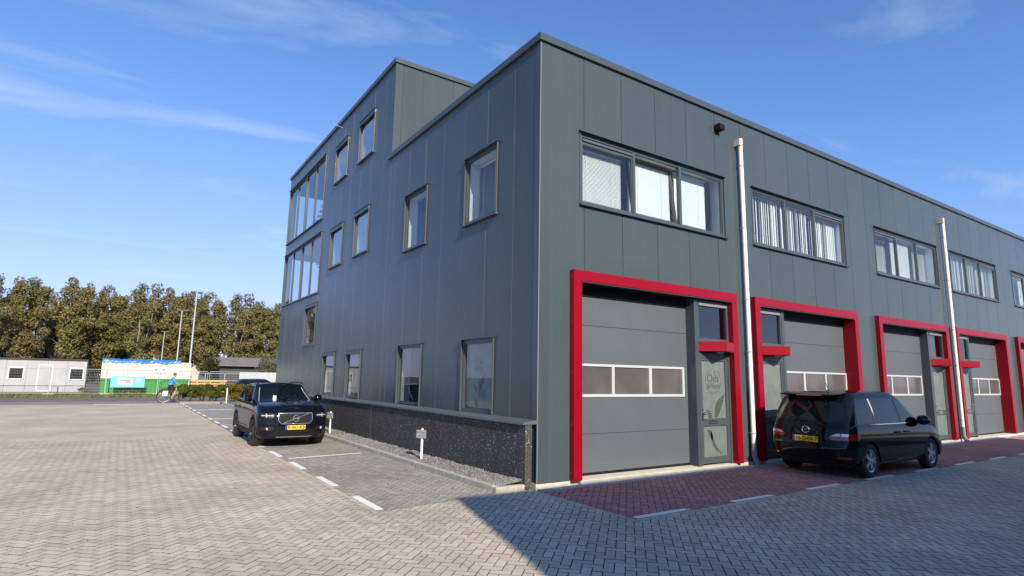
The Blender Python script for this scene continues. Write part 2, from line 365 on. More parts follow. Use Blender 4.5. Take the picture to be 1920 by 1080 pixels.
def herring(zones, maxd):
    """list of (polygon, whole?, centre, angle) over convex zones"""
    res = []
    xs = [p[0] for z in zones for p in z]; ys = [p[1] for z in zones for p in z]
    us = [(x*c45+y*s45)/PW for x in (min(xs), max(xs)) for y in (min(ys), max(ys))]
    vs_ = [(-x*s45+y*c45)/PW for x in (min(xs), max(xs)) for y in (min(ys), max(ys))]
    for i in range(int(min(us))-2, int(max(us))+3):
        for j in range(int(min(vs_))-2, int(max(vs_))+3):
            k = (i-j) % 4
            if k == 0: r = (i, i+2, j, j+1)
            elif k == 3: r = (i, i+1, j, j+2)
            else: continue
            uc, vc = (r[0]+r[1])/2*PW, (r[2]+r[3])/2*PW
            cx, cy = uc*c45-vc*s45, uc*s45+vc*c45
            hit = False
            for z in zones:
                zx = [p[0] for p in z]; zy = [p[1] for p in z]
                if min(zx)-0.15 < cx < max(zx)+0.15 and min(zy)-0.15 < cy < max(zy)+0.15: hit = True
            if not hit: continue
            d = in_view(cx, cy)
            if not d or d > maxd: continue
            q = [(r[0]*PW+gap, r[2]*PW+gap), (r[1]*PW-gap, r[2]*PW+gap), (r[1]*PW-gap, r[3]*PW-gap), (r[0]*PW+gap, r[3]*PW-gap)]
            poly = [(u*c45-v*s45, u*s45+v*c45) for u, v in q]
            for z in zones:
                p = clip(poly, z)
                if len(p) >= 3 and area(p) > 0.0009:
                    whole = abs(area(p)-area(poly)) < 1e-7
                    ctr = (cx, cy) if whole else (sum(a for a, _ in p)/len(p), sum(b for _, b in p)/len(p))
                    res.append((p, whole, ctr, 0.0 if k == 0 else math.pi/2, d))
    return res
def paver_geo(b, poly, z, dz=0.022, ch=0.0014):
    """a paver: chamfered top and four sides"""
    n = len(poly); cx = sum(p[0] for p in poly)/n; cy = sum(p[1] for p in poly)/n
    def inset(p):
        dx, dy = cx-p[0], cy-p[1]; d = math.hypot(dx, dy); t = ch*1.5/d; return (p[0]+dx*t, p[1]+dy*t)
    top = [b.pt((*inset(p), z)) for p in poly]; mid = [b.pt((*p, z-ch)) for p in poly]; bot = [b.pt((*p, z-dz)) for p in poly]
    b.cur = 0; b.faceidx(top); b.cur = 1                            # joints and arrises carry the dark jointing sand
    for k in range(n):
        e = (k+1) % n
        b.faceidx((mid[k], mid[e], top[e], top[k])); b.faceidx((bot[k], bot[e], mid[e], mid[k]))
    b.cur = 0
std = MB(); paver_geo(std, [(-PW+gap, -PW/2+gap), (PW-gap, -PW/2+gap), (PW-gap, PW/2-gap), (-PW+gap, PW/2-gap)], 0.0)
def lay(zones, maxd, parent, mobj, mfld, zb, extra=()):
    P = herring(zones, maxd) + list(extra)
    P.sort(key=lambda e: -area(e[0])/e[4]**3)
    me = std.mesh('paver', [mobj, M['bed']], recalc=False)
    fld = MB()
    for n, (poly, whole, ctr, ang, d) in enumerate(P):
        z = zb + rnd.uniform(-0.0016, 0.0016)
        if n < 300:
            if whole:
                o = bpy.data.objects.new('paver', me); o.location = (ctr[0], ctr[1], z); o.rotation_euler = (rnd.gauss(0, 0.004), rnd.gauss(0, 0.004), R(45)+ang)
            else:
                b = MB(); paver_geo(b, [(p[0]-ctr[0], p[1]-ctr[1]) for p in poly], 0.0)
                o = bpy.data.objects.new('paver', b.mesh('paver', [mobj, M['bed']], recalc=False)); o.location = (ctr[0], ctr[1], z)
            COL.objects.link(o); o.parent = parent
        else:
            fld.tone = rnd.random(); paver_geo(fld, poly, z)
    if fld.f:
        f = fld.build('paver_field', [mfld, M['bed']], parent, recalc=False, attr=True); f['kind'] = 'stuff'
def course(x0, x1, y0, y1, along, step=0.21):
    """a straight edging row of pavers laid end to end"""
    out = []
    a0, a1 = (y0, y1) if along == 'y' else (x0, x1)
    t = a0
    while t < a1-0.02:
        e = min(t+step, a1)
        p = rect(x0+gap, x1-gap, t+gap, e-gap) if along == 'y' else rect(t+gap, e-gap, y0+gap, y1-gap)
        c = (sum(q[0] for q in p)/4, sum(q[1] for q in p)/4); d = in_view(*c)
        if d and d < 20: out.append((p, False, c, 0, d))
        t = e
    return out
m_zones = [rect(-14, -2.965, -9, NEAR_Y), rect(-2.965, NEAR_X+3, -9, -2.46),
           [(-2.965, -2.46), (-0.215, -2.46), (-0.215, -0.03), (-0.80, -0.03), (-2.965, -0.33)]]
edge = course(-2.965, -2.86, -0.33, NEAR_Y, 'y') + course(-0.215, -0.11, -2.46, -0.03, 'y') + course(-0.11, 16, -2.46, -2.355, 'x')
lay(m_zones, 21.5, street, M['pave_obj'], M['pave_fld'], GZ, edge)
gedge = course(-2.86, -2.755, -0.30, NEAR_Y, 'y')
lay([[(-2.755, -0.28), (-0.80, -0.02), (-0.80, NEAR_Y), (-2.755, NEAR_Y)]], 21.5, bays, M['grey_obj'], M['grey_fld'], GZ, gedge)
redge = course(-0.11, 16, -2.355, -2.25, 'x')
lay([rect(-0.11, 5.95, -2.25, -0.27), rect(6.05, 16, -2.25, -0.27)], 24, forecourt, M['redp_obj'], M['redp_fld'], GZ+0.001, redge)
# slabs along the foot of the front wall and the divider between the two forecourt bays
k = 0
x = -0.05
while x < 24:
    b = MB(); b.box(x+0.004, x+0.496, -0.266, -0.075, GZ-0.03, GZ+0.006+0.003*(k % 3)); b.build('slab', M['slab'], forecourt, bevel=0.005); x += 0.5; k += 1
y = -2.25
while y < -0.3:
    b = MB(); b.box(5.955, 6.045, y+0.004, y+0.48, GZ-0.03, GZ+0.004); b.build('divider_slab', M['slab'], forecourt); y += 0.485

# ------------------------------------------------------------------ painted markings
def dash(poly, z, lab):
    b = MB(); b.prism(poly, 'z', z-0.001, z+0.0025)
    return b
k = 0
for i in range(16):
    y0 = -0.20 + 2.0*i
    if y0 > 31: break
    par = bays
    o = dash(rect(-2.868, -2.755, y0, y0+1.02), GZ+0.0025, '').build('white_dash', M['mark'], par)
for i in range(10):
    x0 = -0.05 + 2.085*i
    dash(rect(x0, x0+1.04, -2.352, -2.252), GZ+0.0035, '').build('white_dash', M['mark'], forecourt)
for yl in (5.44, 11.9, 18.2, 24.55):
    dash([(-2.74, yl), (-2.74, yl-0.06), (-1.04, yl+0.16), (-1.04, yl+0.22)], GZ+0.0025, '').build('bay_line', M['mark'], bays)

# ------------------------------------------------------------------ kerb, gravel bed, far kerb
kerb = empty('kerb', (0, 0, 0)); kerb['kind'] = 'structure'
y = 0.10
while y < 31:
    b = MB(); b.box(-0.80, -0.695, y+0.003, y+0.997, GZ-0.04, GZ+0.095); b.build('kerb_stone', M['concrete'], kerb, bevel=0.012); y += 1.0
b = MB(); b.box(-0.80, -0.245, -0.012, 0.094, GZ-0.04, GZ+0.088); b.build('kerb_stone', M['concrete'], kerb, bevel=0.014)
gv = MB()
M['gravel'] = tone_mat('gravel', (0.11, 0.11, 0.108), (0.31, 0.305, 0.295), 'tone', speck=0.1)
ico = [(0, 0, 1), (0.9, 0, 0.1), (0.28, 0.85, -0.1), (-0.72, 0.53, 0.1), (-0.72, -0.53, -0.1), (0.28, -0.85, 0.1), (0, 0, -1)]
icof = [(0, 1, 2), (0, 2, 3), (0, 3, 4), (0, 4, 5), (0, 5, 1), (6, 2, 1), (6, 3, 2), (6, 4, 3), (6, 5, 4), (6, 1, 5)]
for n in range(16000):
    yy = 0.10 + 20.2*rnd.random()**1.7; xx = rnd.uniform(-0.705, -0.24)
    s = rnd.uniform(0.007, 0.016)*(1+0.04*yy); hz = GZ + 0.085 + 0.05*max(0, (xx+0.69)/0.45) + 0.012*math.sin(yy*3.1+1)*math.sin(yy*7.7) + rnd.uniform(-0.012, 0.012)
    rx = Matrix.Rotation(rnd.uniform(0, 6.3), 3, Vector((rnd.uniform(-1, 1), rnd.uniform(-1, 1), rnd.uniform(-1, 1))))
    gv.tone = rnd.random()
    ids = [gv.pt(Vector((xx, yy, hz)) + rx @ Vector((p[0]*s*1.2, p[1]*s, p[2]*s*0.8))) for p in ico]
    for f in icof: gv.faceidx([ids[q] for q in f])
gv.tone = 0.35
gv.grid([[(-0.70, yy, GZ+0.078), (-0.24, yy, GZ+0.125)] for yy in (0.09, 5, 10, 20.4, 31)])
g = gv.build('gravel', M['gravel'], None, recalc=False, attr=True)
tag(g, 'grey gravel strip between the kerb and the plinth', 'gravel', kind='stuff')
# ------------------------------------------------------------------ the grey corner building
bld = empty('commercial_building', (0, 0, 0))
tag(bld, 'dark grey metal clad commercial building with red door portals', 'building')
FT = lambda p: (p[0], p[1], p[2])             # front face: a = X, depth = +Y
ST = lambda p: (p[1], p[0], p[2])             # side face:  a = Y, depth = +X
BX1, BY1, UY0 = 46.0, 20.35, 7.30
ZR, ZU = 8.02, 11.03

def cells(mb, a0, a1, z0, z1, holes, d=0.0):
    A = sorted({a0, a1, *[min(max(h[i], a0), a1) for h in holes for i in (0, 1)]})
    Z = sorted({z0, z1, *[min(max(h[i], z0), z1) for h in holes for i in (2, 3)]})
    for p, q in zip(A, A[1:]):
        if q-p < 1e-6: continue
        for r, s in zip(Z, Z[1:]):
            if s-r < 1e-6: continue
            cx, cz = (p+q)/2, (r+s)/2
            if any(h[0] < cx < h[1] and h[2] < cz < h[3] for h in holes): continue
            mb.face([(p, d, r), (q, d, r), (q, d, s), (p, d, s)])
M['edge'] = mat('panel_edge_lit', (0.17, 0.195, 0.205), 0.5)  # lighter than the sheet: sun catching the joint edges, put into the colour
def panels(T, edges, z0, z1, holes, name='cladding_panel', g=0.008, m='clad', d0=0.0):
    """upright sandwich panels: flat face, returned edges and a recessed tongue in the joint; a panel cut through by a window is two panels"""
    for k, (a, b) in enumerate(zip(edges, edges[1:])):
        hh = [h for h in holes if h[1] > a and h[0] < b]
        cuts = sorted((max(h[2], z0), min(h[3], z1)) for h in hh if h[0] <= a+g and h[1] >= b-g)
        segs, lo = [], z0
        for c0, c1 in cuts:
            if c0 > lo: segs.append((lo, c0))
            lo = max(lo, c1)
        if lo < z1: segs.append((lo, z1))
        for (s0, s1) in segs:
            if s1-s0 < 0.05: continue
            mb = MB(T)
            off = d0 + rnd.uniform(0, 0.0015)
            cells(mb, a+g, b-g, s0, s1, hh, off)
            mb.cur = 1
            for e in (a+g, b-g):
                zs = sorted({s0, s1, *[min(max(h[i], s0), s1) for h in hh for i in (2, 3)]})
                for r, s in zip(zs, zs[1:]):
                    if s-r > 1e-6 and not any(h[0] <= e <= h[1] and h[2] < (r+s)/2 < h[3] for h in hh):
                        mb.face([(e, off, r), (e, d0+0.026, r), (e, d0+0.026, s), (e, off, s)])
            mb.cur = 0
            cells(mb, b-g, b+g, s0, s1, holes, d0+0.026)
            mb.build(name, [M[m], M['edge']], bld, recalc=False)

def frame_rect(mb, a0, a1, z0, z1, w, d0, d1):
    mb.box(a0, a0+w, d0, d1, z0, z1); mb.box(a1-w, a1, d0, d1, z0, z1)
    mb.box(a0+w, a1-w, d0, d1, z1-w, z1); mb.box(a0+w, a1-w, d0, d1, z0, z0+w)

def quad(T, pts, name, m, parent):
    mb = MB(T); mb.face(pts); return mb.build(name, m, parent, recalc=False)
def slat_blind(T, a0, a1, z0, z1, d, tilt, parent, pitch=0.028, m='blind'):
    mb = MB(T); z = z0; w = 0.0165
    while z < z1-0.03:
        dz, dd = w*math.sin(tilt), w*math.cos(tilt)
        mb.face([(a0, d-dd, z-dz), (a1, d-dd, z-dz), (a1, d+dd, z+dz), (a0, d+dd, z+dz)]); z += pitch
    for t in (0.22, 0.78):
        a = a0+(a1-a0)*t; mb.box(a-0.004, a+0.004, d-0.02, d-0.018, z0, z1)
    mb.box(a0, a1, d-0.02, d+0.02, z1-0.03, z1)
    return mb.build('blind', M[m], parent, recalc=False)
def lamellas(T, a0, a1, z0, z1, d, parent, seed):
    r = random.Random(seed); mb = MB(T); a = a0+0.03
    mb.box(a0, a1, d-0.02, d+0.02, z1-0.03, z1)
    while a < a1-0.03:
        t = r.choice((0.15, 0.25, 0.4, 0.3, 0.2, 0.9)); w = 0.064
        ca, sa = w*math.cos(t), w*math.sin(t)
        mb.face([(a-ca, d-sa, z0+0.02), (a+ca, d+sa, z0+0.02), (a+ca, d+sa, z1-0.03), (a-ca, d-sa, z1-0.03)])
        a += r.choice((0.080, 0.088, 0.095, 0.125))
    return mb.build('curtain', M['curtain'], parent, recalc=False)

def window(T, a0, a1, z0, z1, mull=(), rails=False, style=(), vent=(), tilt=None, depth=0.05, thick=0.07, sill=True, head=True, niche=True, glass='glass', seed=1, headbox=0.0, fw=0.055):
    """one window of the building: frame > sash, pane, flashing, sill, guide_rail, blind"""
    mb = MB(T); d0, d1 = depth-0.03, depth+0.05
    frame_rect(mb, a0, a1, z0, z1, fw, d0, d1)
    E = [a0+fw] + [e for m_ in mull for e in (m_-thick/2, m_+thick/2)] + [a1-fw]
    for m_ in mull: mb.box(m_-thick/2, m_+thick/2, d0-0.003, d1-0.003, z0+fw+0.001, z1-fw-0.001)
    # lining of the opening from the cladding back to the frame
    for q in ([(a0, -0.001, z0), (a0, 0.2, z0), (a0, 0.2, z1), (a0, -0.001, z1)], [(a1, -0.001, z0), (a1, 0.2, z0), (a1, 0.2, z1), (a1, -0.001, z1)],
              [(a0, -0.001, z1), (a1, -0.001, z1), (a1, 0.2, z1), (a0, 0.2, z1)], [(a0, -0.001, z0), (a1, -0.001, z0), (a1, 0.2, z0), (a0, 0.2, z0)]): mb.face(q)
    w = mb.build('window', M['frame'], bld)
    for k in range(0, len(E), 2):
        l0, l1 = E[k], E[k+1]; i = k//2
        zb, zt = z0+fw, z1-fw
        if i in vent:
            v = MB(T); v.box(l0+0.01, l1-0.01, d0-0.012, d1-0.02, zt-0.075, zt-0.03); v.box(l0, l1, d0+0.02, d1-0.02, zt-0.03, zt); v.box(l0, l1, d0+0.02, d1-0.02, zt-0.11, zt-0.075); v.build('vent_grille', M['rail'], w); zt -= 0.11
        tl = (tilt == i)
        TT = T if not tl else (lambda p, zb=zb, T=T: T((p[0], p[1]+0.05+(p[2]-zb)*math.tan(R(7)), zb+(p[2]-zb)*0.985)))
        s = MB(TT); sw = 0.05 if tl else 0.022
        frame_rect(s, l0+0.001, l1-0.001, zb+0.001, zt-0.001, sw, d0+0.015, d1-(0.0 if tl else 0.02))
        s.build('sash', M['frame'], w)
        quad(TT, [(l0+sw, depth, zb+sw), (l1-sw, depth, zb+sw), (l1-sw, depth, zt-sw), (l0+sw, depth, zt-sw)], 'pane', M[glass], w)
        st = style[i % len(style)] if style else None
        if st == 'slat': slat_blind(T, l0+0.02, l1-0.02-(0.11 if i == 0 and not rails else 0), zb+0.01, zt-0.02, depth+0.20, R(56), w, pitch=0.026)
        elif st == 'shut': slat_blind(T, l0+0.02, l1-0.02-(0.28 if i == 2 else 0), zb+0.01, zt-0.02, depth+0.22, R(74), w, pitch=0.028)
        elif st == 'lamella': lamellas(T, l0+0.01, l1-0.01, zb, zt, depth+0.17, w, seed*7+i)
        elif st == 'half': slat_blind(T, l0+0.3*(l1-l0), l1-0.02, zb+0.01, zt-0.02, depth+0.30, R(40), w)
    if niche:
        nb = MB(T); e0, e1, n0, n1 = depth+0.055, depth+0.30, z0+0.03, z1-0.03
        for q in ([(a0+0.03, e0, n0), (a0+0.03, e1, n0), (a0+0.03, e1, n1), (a0+0.03, e0, n1)], [(a1-0.03, e0, n0), (a1-0.03, e1, n0), (a1-0.03, e1, n1), (a1-0.03, e0, n1)],
                  [(a0+0.03, e0, n1), (a1-0.03, e0, n1), (a1-0.03, e1, n1), (a0+0.03, e1, n1)], [(a0+0.03, e0, n0), (a1-0.03, e0, n0), (a1-0.03, e1, n0), (a0+0.03, e1, n0)]): nb.face(q)
        nb.build('reveal', M['plaster'], w, recalc=False)
    if head:
        h = MB(T); h.box(a0-0.055, a1+0.055, -0.062, 0.0, z1+0.032, z1+0.042); h.box(a0-0.055, a1+0.055, -0.066, -0.062, z1+0.020, z1+0.050); h.box(a0-0.02, a1+0.02, -0.003, 0.003, z1-0.002, z1+0.032)
        if headbox: h.box(a0-0.01, a1+0.01, -0.045, 0.0, z1-headbox, z1+0.031)
        h.build('head_flashing', M['trim'], w)
    if sill:
        h = MB(T); h.prism([(-0.068, z0-0.045), (-0.068, z0-0.018), (0.03, z0+0.006), (0.03, z0-0.045)], 'x', a0-0.045, a1+0.045); h.build('sill', M['trim'], w)
    if rails:
        for a in (a0-0.012, a1+0.012):
            r_ = MB(T); r_.box(a-0.010, a+0.010, -0.036, -0.004, z0-0.02, z1+0.03); r_.build('guide_rail', M['frame'], w)
    else:
        for a in (a0-0.018, a1+0.018):
            r_ = MB(T); r_.box(a-0.016, a+0.016, -0.012, 0.0, z0-0.02, z1+0.03); r_.build('edge_trim', M['trim'], w)
    return w

# ---- openings ------------------------------------------------------------------
PER = 11.45
front_w = []      # (a0,a1,mull,style,vent,tilt)
fw = [(0.97, 5.33, (2.422, 3.832), ('slat', 'shut', 'shut'), (0,), 1), (6.43, 10.76, (7.87, 9.235), ('lamella',), (2,), None)]
for n in range(3):
    for (a0, a1, mu, st, ve, ti) in fw:
        o = n*(PER+0.14)
        front_w.append((a0+o, a1+o, tuple(m_+o for m_ in mu), st if n == 0 else (('half', 'slat', 'half') if st[0] == 'slat' else st), ve, ti if n == 0 else None))
portals = []      # outer x0, x1, door side
for n in range(3):
    portals += [(0.705+n*PER, 5.50+n*PER, 'r'), (6.175+n*PER, 10.955+n*PER, 'l')]
FZ0, FZ1 = 5.03, 6.435
PIN, PTOP, PTI = 0.195, 3.715, 3.52
f_holes = [(w[0], w[1], FZ0, FZ1) for w in front_w] + [(p[0]+PIN-0.02, p[1]-PIN+0.02, -1, PTI+0.02) for p in portals]
f_edges = [0.0] + [0.0565+k for k in range(1, 46)]
panels(FT, f_edges, 0.0, ZR, f_holes)
side_w = dict(
 A=(1.45, 2.76, 5.02, 6.49), B=(4.74, 6.07, 5.02, 6.49), C=(8.96, 10.28, 5.57, 7.00), D=(11.57, 12.94, 5.57, 7.00),
 E=(8.88, 10.28, 8.77, 10.18), F=(11.53, 12.93, 8.77, 10.18), N=(14.25, 15.83, 2.87, 4.44),
 g1=(11.58, 12.90, 1.055, 2.49), g2=(8.97, 10.28, 1.055, 2.49), g3=(4.72, 6.10, 1.055, 2.49), g4=(1.44, 2.68, 1.055, 2.49))
cw = [(14.28, 20.20, 7.80, 10.38), (14.20, 20.24, 4.85, 7.20)]
s_holes = list(side_w.values()) + cw
s_edges_l = [0.0] + [-0.18+1.018*k for k in range(1, 8)] + [UY0]
s_edges_u = [UY0] + [-0.18+1.018*k for k in range(8, 20)] + [BY1]
panels(ST, s_edges_l, 1.02, ZR, s_holes)
panels(ST, s_edges_u, 1.02, ZU, s_holes)
# upper block: face towards the street above the lower roof
panels(lambda p: (p[0], UY0+p[1], p[2]), [0.0, 0.23] + [0.90+1.02*k for k in range(0, 12)], ZR-0.3, ZU, [])

# corner trims
for T_, a1, zz in ((FT, 0.235, ZR), (ST, 0.17, ZR)):
    mb = MB(T_); mb.box(0.0 if T_ is FT else 0.004, a1, -0.004, 0.012, 0.0 if T_ is FT else 1.02, zz-0.001)
    mb.build('corner_trim', M['trim'], bld)
mb = MB(); mb.box(-0.007, 0.012, -0.007, 0.012, 0.0, ZR-0.002); mb.build('corner_profile', mat('corner_profile', (0.16, 0.19, 0.20), 0.35), bld)
mb = MB(); mb.box(-0.006, 0.20, UY0-0.006, UY0+0.01, ZR+0.05, ZU-0.002); mb.build('corner_trim', M['clad'], bld)
for zz in np.arange(0.5, 8.0, 1.45):
    for a in (0.215,):
        mb = MB(); mb.lathe([(0.0, -0.012), (0.009, -0.011), (0.009, -0.004)], 8, 'y', (a, 0, float(zz))); mb.build('screw', M['rail'], bld)
# base flashing at the foot of the front cladding, foundation and side strip behind the plinth
prev = 0.0
for p in portals + [(BX1, BX1, 'e')]:
    if p[0]-prev > 0.05:
        mb = MB(); mb.prism([(-0.022, -0.005), (-0.022, 0.004), (0.0, 0.02), (0.0, -0.005)], 'x', prev+0.002, p[0]-0.002); mb.build('base_flashing', M['trim'], bld)
    prev = p[1]
mb = MB(); mb.box(-0.02, BX1, -0.012, 0.30, GZ-0.05, -0.006); mb.build('foundation', M['threshold'], bld)
mb = MB(); mb.box(0.004, 0.02, 0.0, BY1, GZ-0.05, 1.02); mb.build('side_base', M['trim'], bld)
# copings
def coping(T, a0, a1, z, name='roof_coping'):
    mb = MB(T); mb.prism([(-0.052, z), (-0.052, z+0.140), (0.0, z+0.150), (0.34, z+0.118), (0.34, z+0.02), (-0.040, z+0.0)], 'x', a0, a1); mb.build(name, M['trim'], bld)
coping(FT, -0.052, BX1, ZR); coping(ST, 0.345, UY0+0.2, ZR)
mb = MB(); mb.prism([(-0.0525, -0.0515), (-0.0005, -0.0515), (-0.0005, 0.345), (-0.0525, 0.345)], 'z', ZR, ZR+0.1405); mb.build('roof_coping', M['trim'], bld)

coping(ST, UY0-0.05, BY1+0.03, ZU)
mb = MB(lambda p: (p[0], UY0+p[1], p[2])); mb.prism([(-0.052, ZU), (-0.052, ZU+0.140), (0.0, ZU+0.150), (0.34, ZU+0.118), (0.34, ZU+0.02)], 'x', -0.0515, 12.0); mb.build('roof_coping', M['trim'], bld)
# roofs, rear and far walls
mb = MB(); mb.box(0.05, BX1, 0.05, BY1-0.05, ZR-0.25, ZR-0.20); mb.box(0.05, 12.0, UY0+0.05, BY1-0.05, ZU-0.3, ZU-0.25); mb.build('roof', M['roof'], bld)
NT = lambda p: (p[0], BY1-p[1], p[2])
n_holes = [(0.25, 7.6, 4.85, 7.20), (0.25, 7.6, 7.82, 10.38)]
mb = MB(NT); cells(mb, 0.0, 12.0, GZ, ZU, n_holes); cells(mb, 12.0, BX1, GZ, ZR, []); mb.build('rear_wall', M['clad'], bld, recalc=False)
for (a0, a1, z0, z1) in n_holes:
    window(NT, a0, a1, z0, z1, tuple(a0+(a1-a0)*t for t in (0.25, 0.5, 0.75)), False, (), (), None, depth=0.045, thick=0.055, niche=False, glass='glass', fw=0.04)
mb = MB(); mb.box(11.98, 12.0, UY0+0.02, BY1, ZR, ZU); mb.box(BX1-0.02, BX1, 0.02, BY1, GZ, ZR); mb.build('end_wall', M['clad'], bld)
mb = MB()
for z in (0.0, 4.05, 7.45): mb.box(0.4, BX1-0.1, 0.55, BY1-0.1, z-0.02, z+0.1)
mb.box(0.4, BX1-0.2, 4.8, 4.9, 0.1, 7.4)
mb.build('floor_slab', M['plaster'], bld)

# ---- windows --------------------------------------------------------------------
for n, (a0, a1, mu, st, ve, ti) in enumerate(front_w):
    if a0 > 26: continue
    window(FT, a0, a1, FZ0, FZ1, mu, False, st, ve, ti, seed=n+1)
side_obj = {}
for key, (a0, a1, z0, z1) in side_w.items():
    up = key in 'ABCDEFN'
    side_obj[key] = window(ST, a0, a1, z0, z1, (), True, ('half',) if key == 'A' else (), (), None, sill=up, depth=0.038, fw=0.040, headbox=0.0 if key in 'AB' else (0.0 if key in ('g3', 'g4') else 0.10), niche=True,
                           glass='glass' if key in ('A', 'B', 'g4') else ('glass_sky' if up else 'glass_dark'), seed=3)
for (a0, a1, z0, z1) in cw:
    q = (a1-a0)/4
    w = window(ST, a0, a1, z0, z1, (a0+q, a0+2*q, a0+3*q), True, (), (), None, depth=0.045, thick=0.055, niche=False, glass='glass_stair', headbox=0.0, fw=0.04)
    mb = MB(ST); mb.box(a0+2*q-0.05, a0+2*q+0.05, 0.0, 0.11, z0+0.045, z1-0.045); mb.build('mullion', M['frame'], w)
# stairs behind the stair glazing
mb = MB()
for k in range(16): mb.box(0.7, 1.9, 14.9+0.26*k, 15.2+0.26*k, 4.9+0.18*k, 4.96+0.18*k)
for k in range(16): mb.box(0.7, 1.9, 18.9-0.26*k, 19.2-0.26*k, 7.9+0.17*k, 7.96+0.17*k)
mb.build('staircase', M['plaster'], bld)

# ---- plinth and its metal cap -----------------------------------------------------
def aggregate():
    m = bpy.data.materials.new('exposed_aggregate'); m.use_nodes = True
    n, l = m.node_tree.nodes, m.node_tree.links; b = n['Principled BSDF']; b.inputs['Roughness'].default_value = 0.9; b.inputs['Specular IOR Level'].default_value = 0.15
    g = n.new('ShaderNodeNewGeometry')
    v = n.new('ShaderNodeTexVoronoi'); v.inputs['Scale'].default_value = 120; l.new(g.outputs['Position'], v.inputs['Vector'])
    r = n.new('ShaderNodeValToRGB'); cr = r.color_ramp; cr.interpolation = 'CONSTANT'
    cr.elements[0].position = 0.0; cr.elements[0].color = (0.046, 0.045, 0.043, 1)
    for p, c in ((0.30, 0.062), (0.58, 0.080), (0.82, 0.105), (0.95, 0.17)):
        e = cr.elements.new(p); e.color = (c, c*0.965, c*0.90, 1)
    cr.elements[-1].position = 0.99
    sx = n.new('ShaderNodeSeparateColor'); l.new(v.outputs['Color'], sx.inputs[0]); l.new(sx.outputs[0], r.inputs[0])
    l.new(r.outputs[0], b.inputs['Base Color'])
    bp = n.new('ShaderNodeBump'); bp.inputs['Strength'].default_value = 0.6; bp.inputs['Distance'].default_value = 0.008; bp.invert = True
    l.new(v.outputs['Distance'], bp.inputs['Height']); l.new(bp.outputs[0], b.inputs['Normal'])
    return m
M['agg'] = aggregate()
for a, b_ in ((0.0, 7.238), (7.256, 14.5), (14.52, BY1)):
    mb = MB(); mb.box(-0.24, -0.102, a, b_, GZ-0.06, 0.968); mb.build('plinth_slab', M['agg'], bld, bevel=0.006)
for a in (7.241, 14.503):
    mb = MB(); mb.box(-0.236, -0.12, a, a+0.012, GZ, 0.966); mb.build('plinth_joint', M['concrete'], bld)
mb = MB(ST); mb.prism([(-0.285, 0.962), (-0.285, 1.000), (-0.280, 1.006), (0.004, 1.036), (0.004, 0.970), (-0.265, 0.970)], 'x', -0.012, BY1); mb.build('plinth_cap', M['rail'] if False else mat('plinth_cap', (0.095, 0.115, 0.122), 0.4), bld)

# ---- red portals, doors -----------------------------------------------------------
def leaf(p0, p1, w, bend, n=12):
    """a pointed leaf outline between two points"""
    p0, p1 = Vector(p0), Vector(p1); d = p1-p0; nn = Vector((-d.y, d.x)).normalized()
    L_, R_ = [], []
    for k in range(n+1):
        t = k/n; c = p0 + d*t + nn*bend*math.sin(math.pi*t); h = w*math.sin(math.pi*t**0.8)
        L_.append(c+nn*h); R_.append(c-nn*h)
    return [(v.x, v.y) for v in L_ + R_[::-1][1:-1]]
def decor(parent, T, ox, oz, s, m):
    """round wordmark and leaves printed on frosted film; ox, oz = centre of the circle"""
    mb = MB(T); N = 40
    for k in range(N):
        if 7 <= k <= 9: continue
        t0, t1 = 2*math.pi*k/N, 2*math.pi*(k+1)/N
        r0, r1 = 0.262*s, 0.252*s
        mb.face([(ox+r0*math.cos(t0), 0, oz+r0*math.sin(t0)), (ox+r0*math.cos(t1), 0, oz+r0*math.sin(t1)), (ox+r1*math.cos(t1), 0, oz+r1*math.sin(t1)), (ox+r1*math.cos(t0), 0, oz+r1*math.sin(t0))])
    mb.build('logo_ring', m, parent, recalc=False)
    for body, dx, dz, size in (('O\u0131ls', -0.01, 0.055, 0.25), ('&Nuts', 0.0, -0.105, 0.165)):
        me = text_mesh(body, size*s, 0.0); me.materials.append(m)
        for v in me.vertices:
            a = T((ox+dx*s+v.co.x, 0, oz+dz*s+v.co.y)); v.co = a
        o = bpy.data.objects.new('lettering', me); COL.objects.link(o); o.parent = parent
    for nm, poly in (('leaf_print', leaf((0.045*s, 0.15*s), (0.075*s, 0.225*s), 0.014*s, 0.01*s)),
                     ('leaf_print', leaf((0.03*s, -0.80*s), (0.39*s, -0.27*s), 0.10*s, 0.05*s)), ('leaf_print', leaf((-0.10*s, -0.83*s), (-0.26*s, -0.60*s), 0.06*s, -0.03*s)),
                     ('leaf_print', leaf((-0.25*s, -1.02*s), (-0.09*s, -1.27*s), 0.05*s, 0.04*s)), ('leaf_print', leaf((-0.14*s, -1.0*s), (0.24*s, -1.56*s), 0.045*s, -0.10*s))):
        mb = MB(T); mb.face([(ox+p[0], 0, oz+p[1]) for p in poly]); mb.build(nm, m, parent, recalc=False)

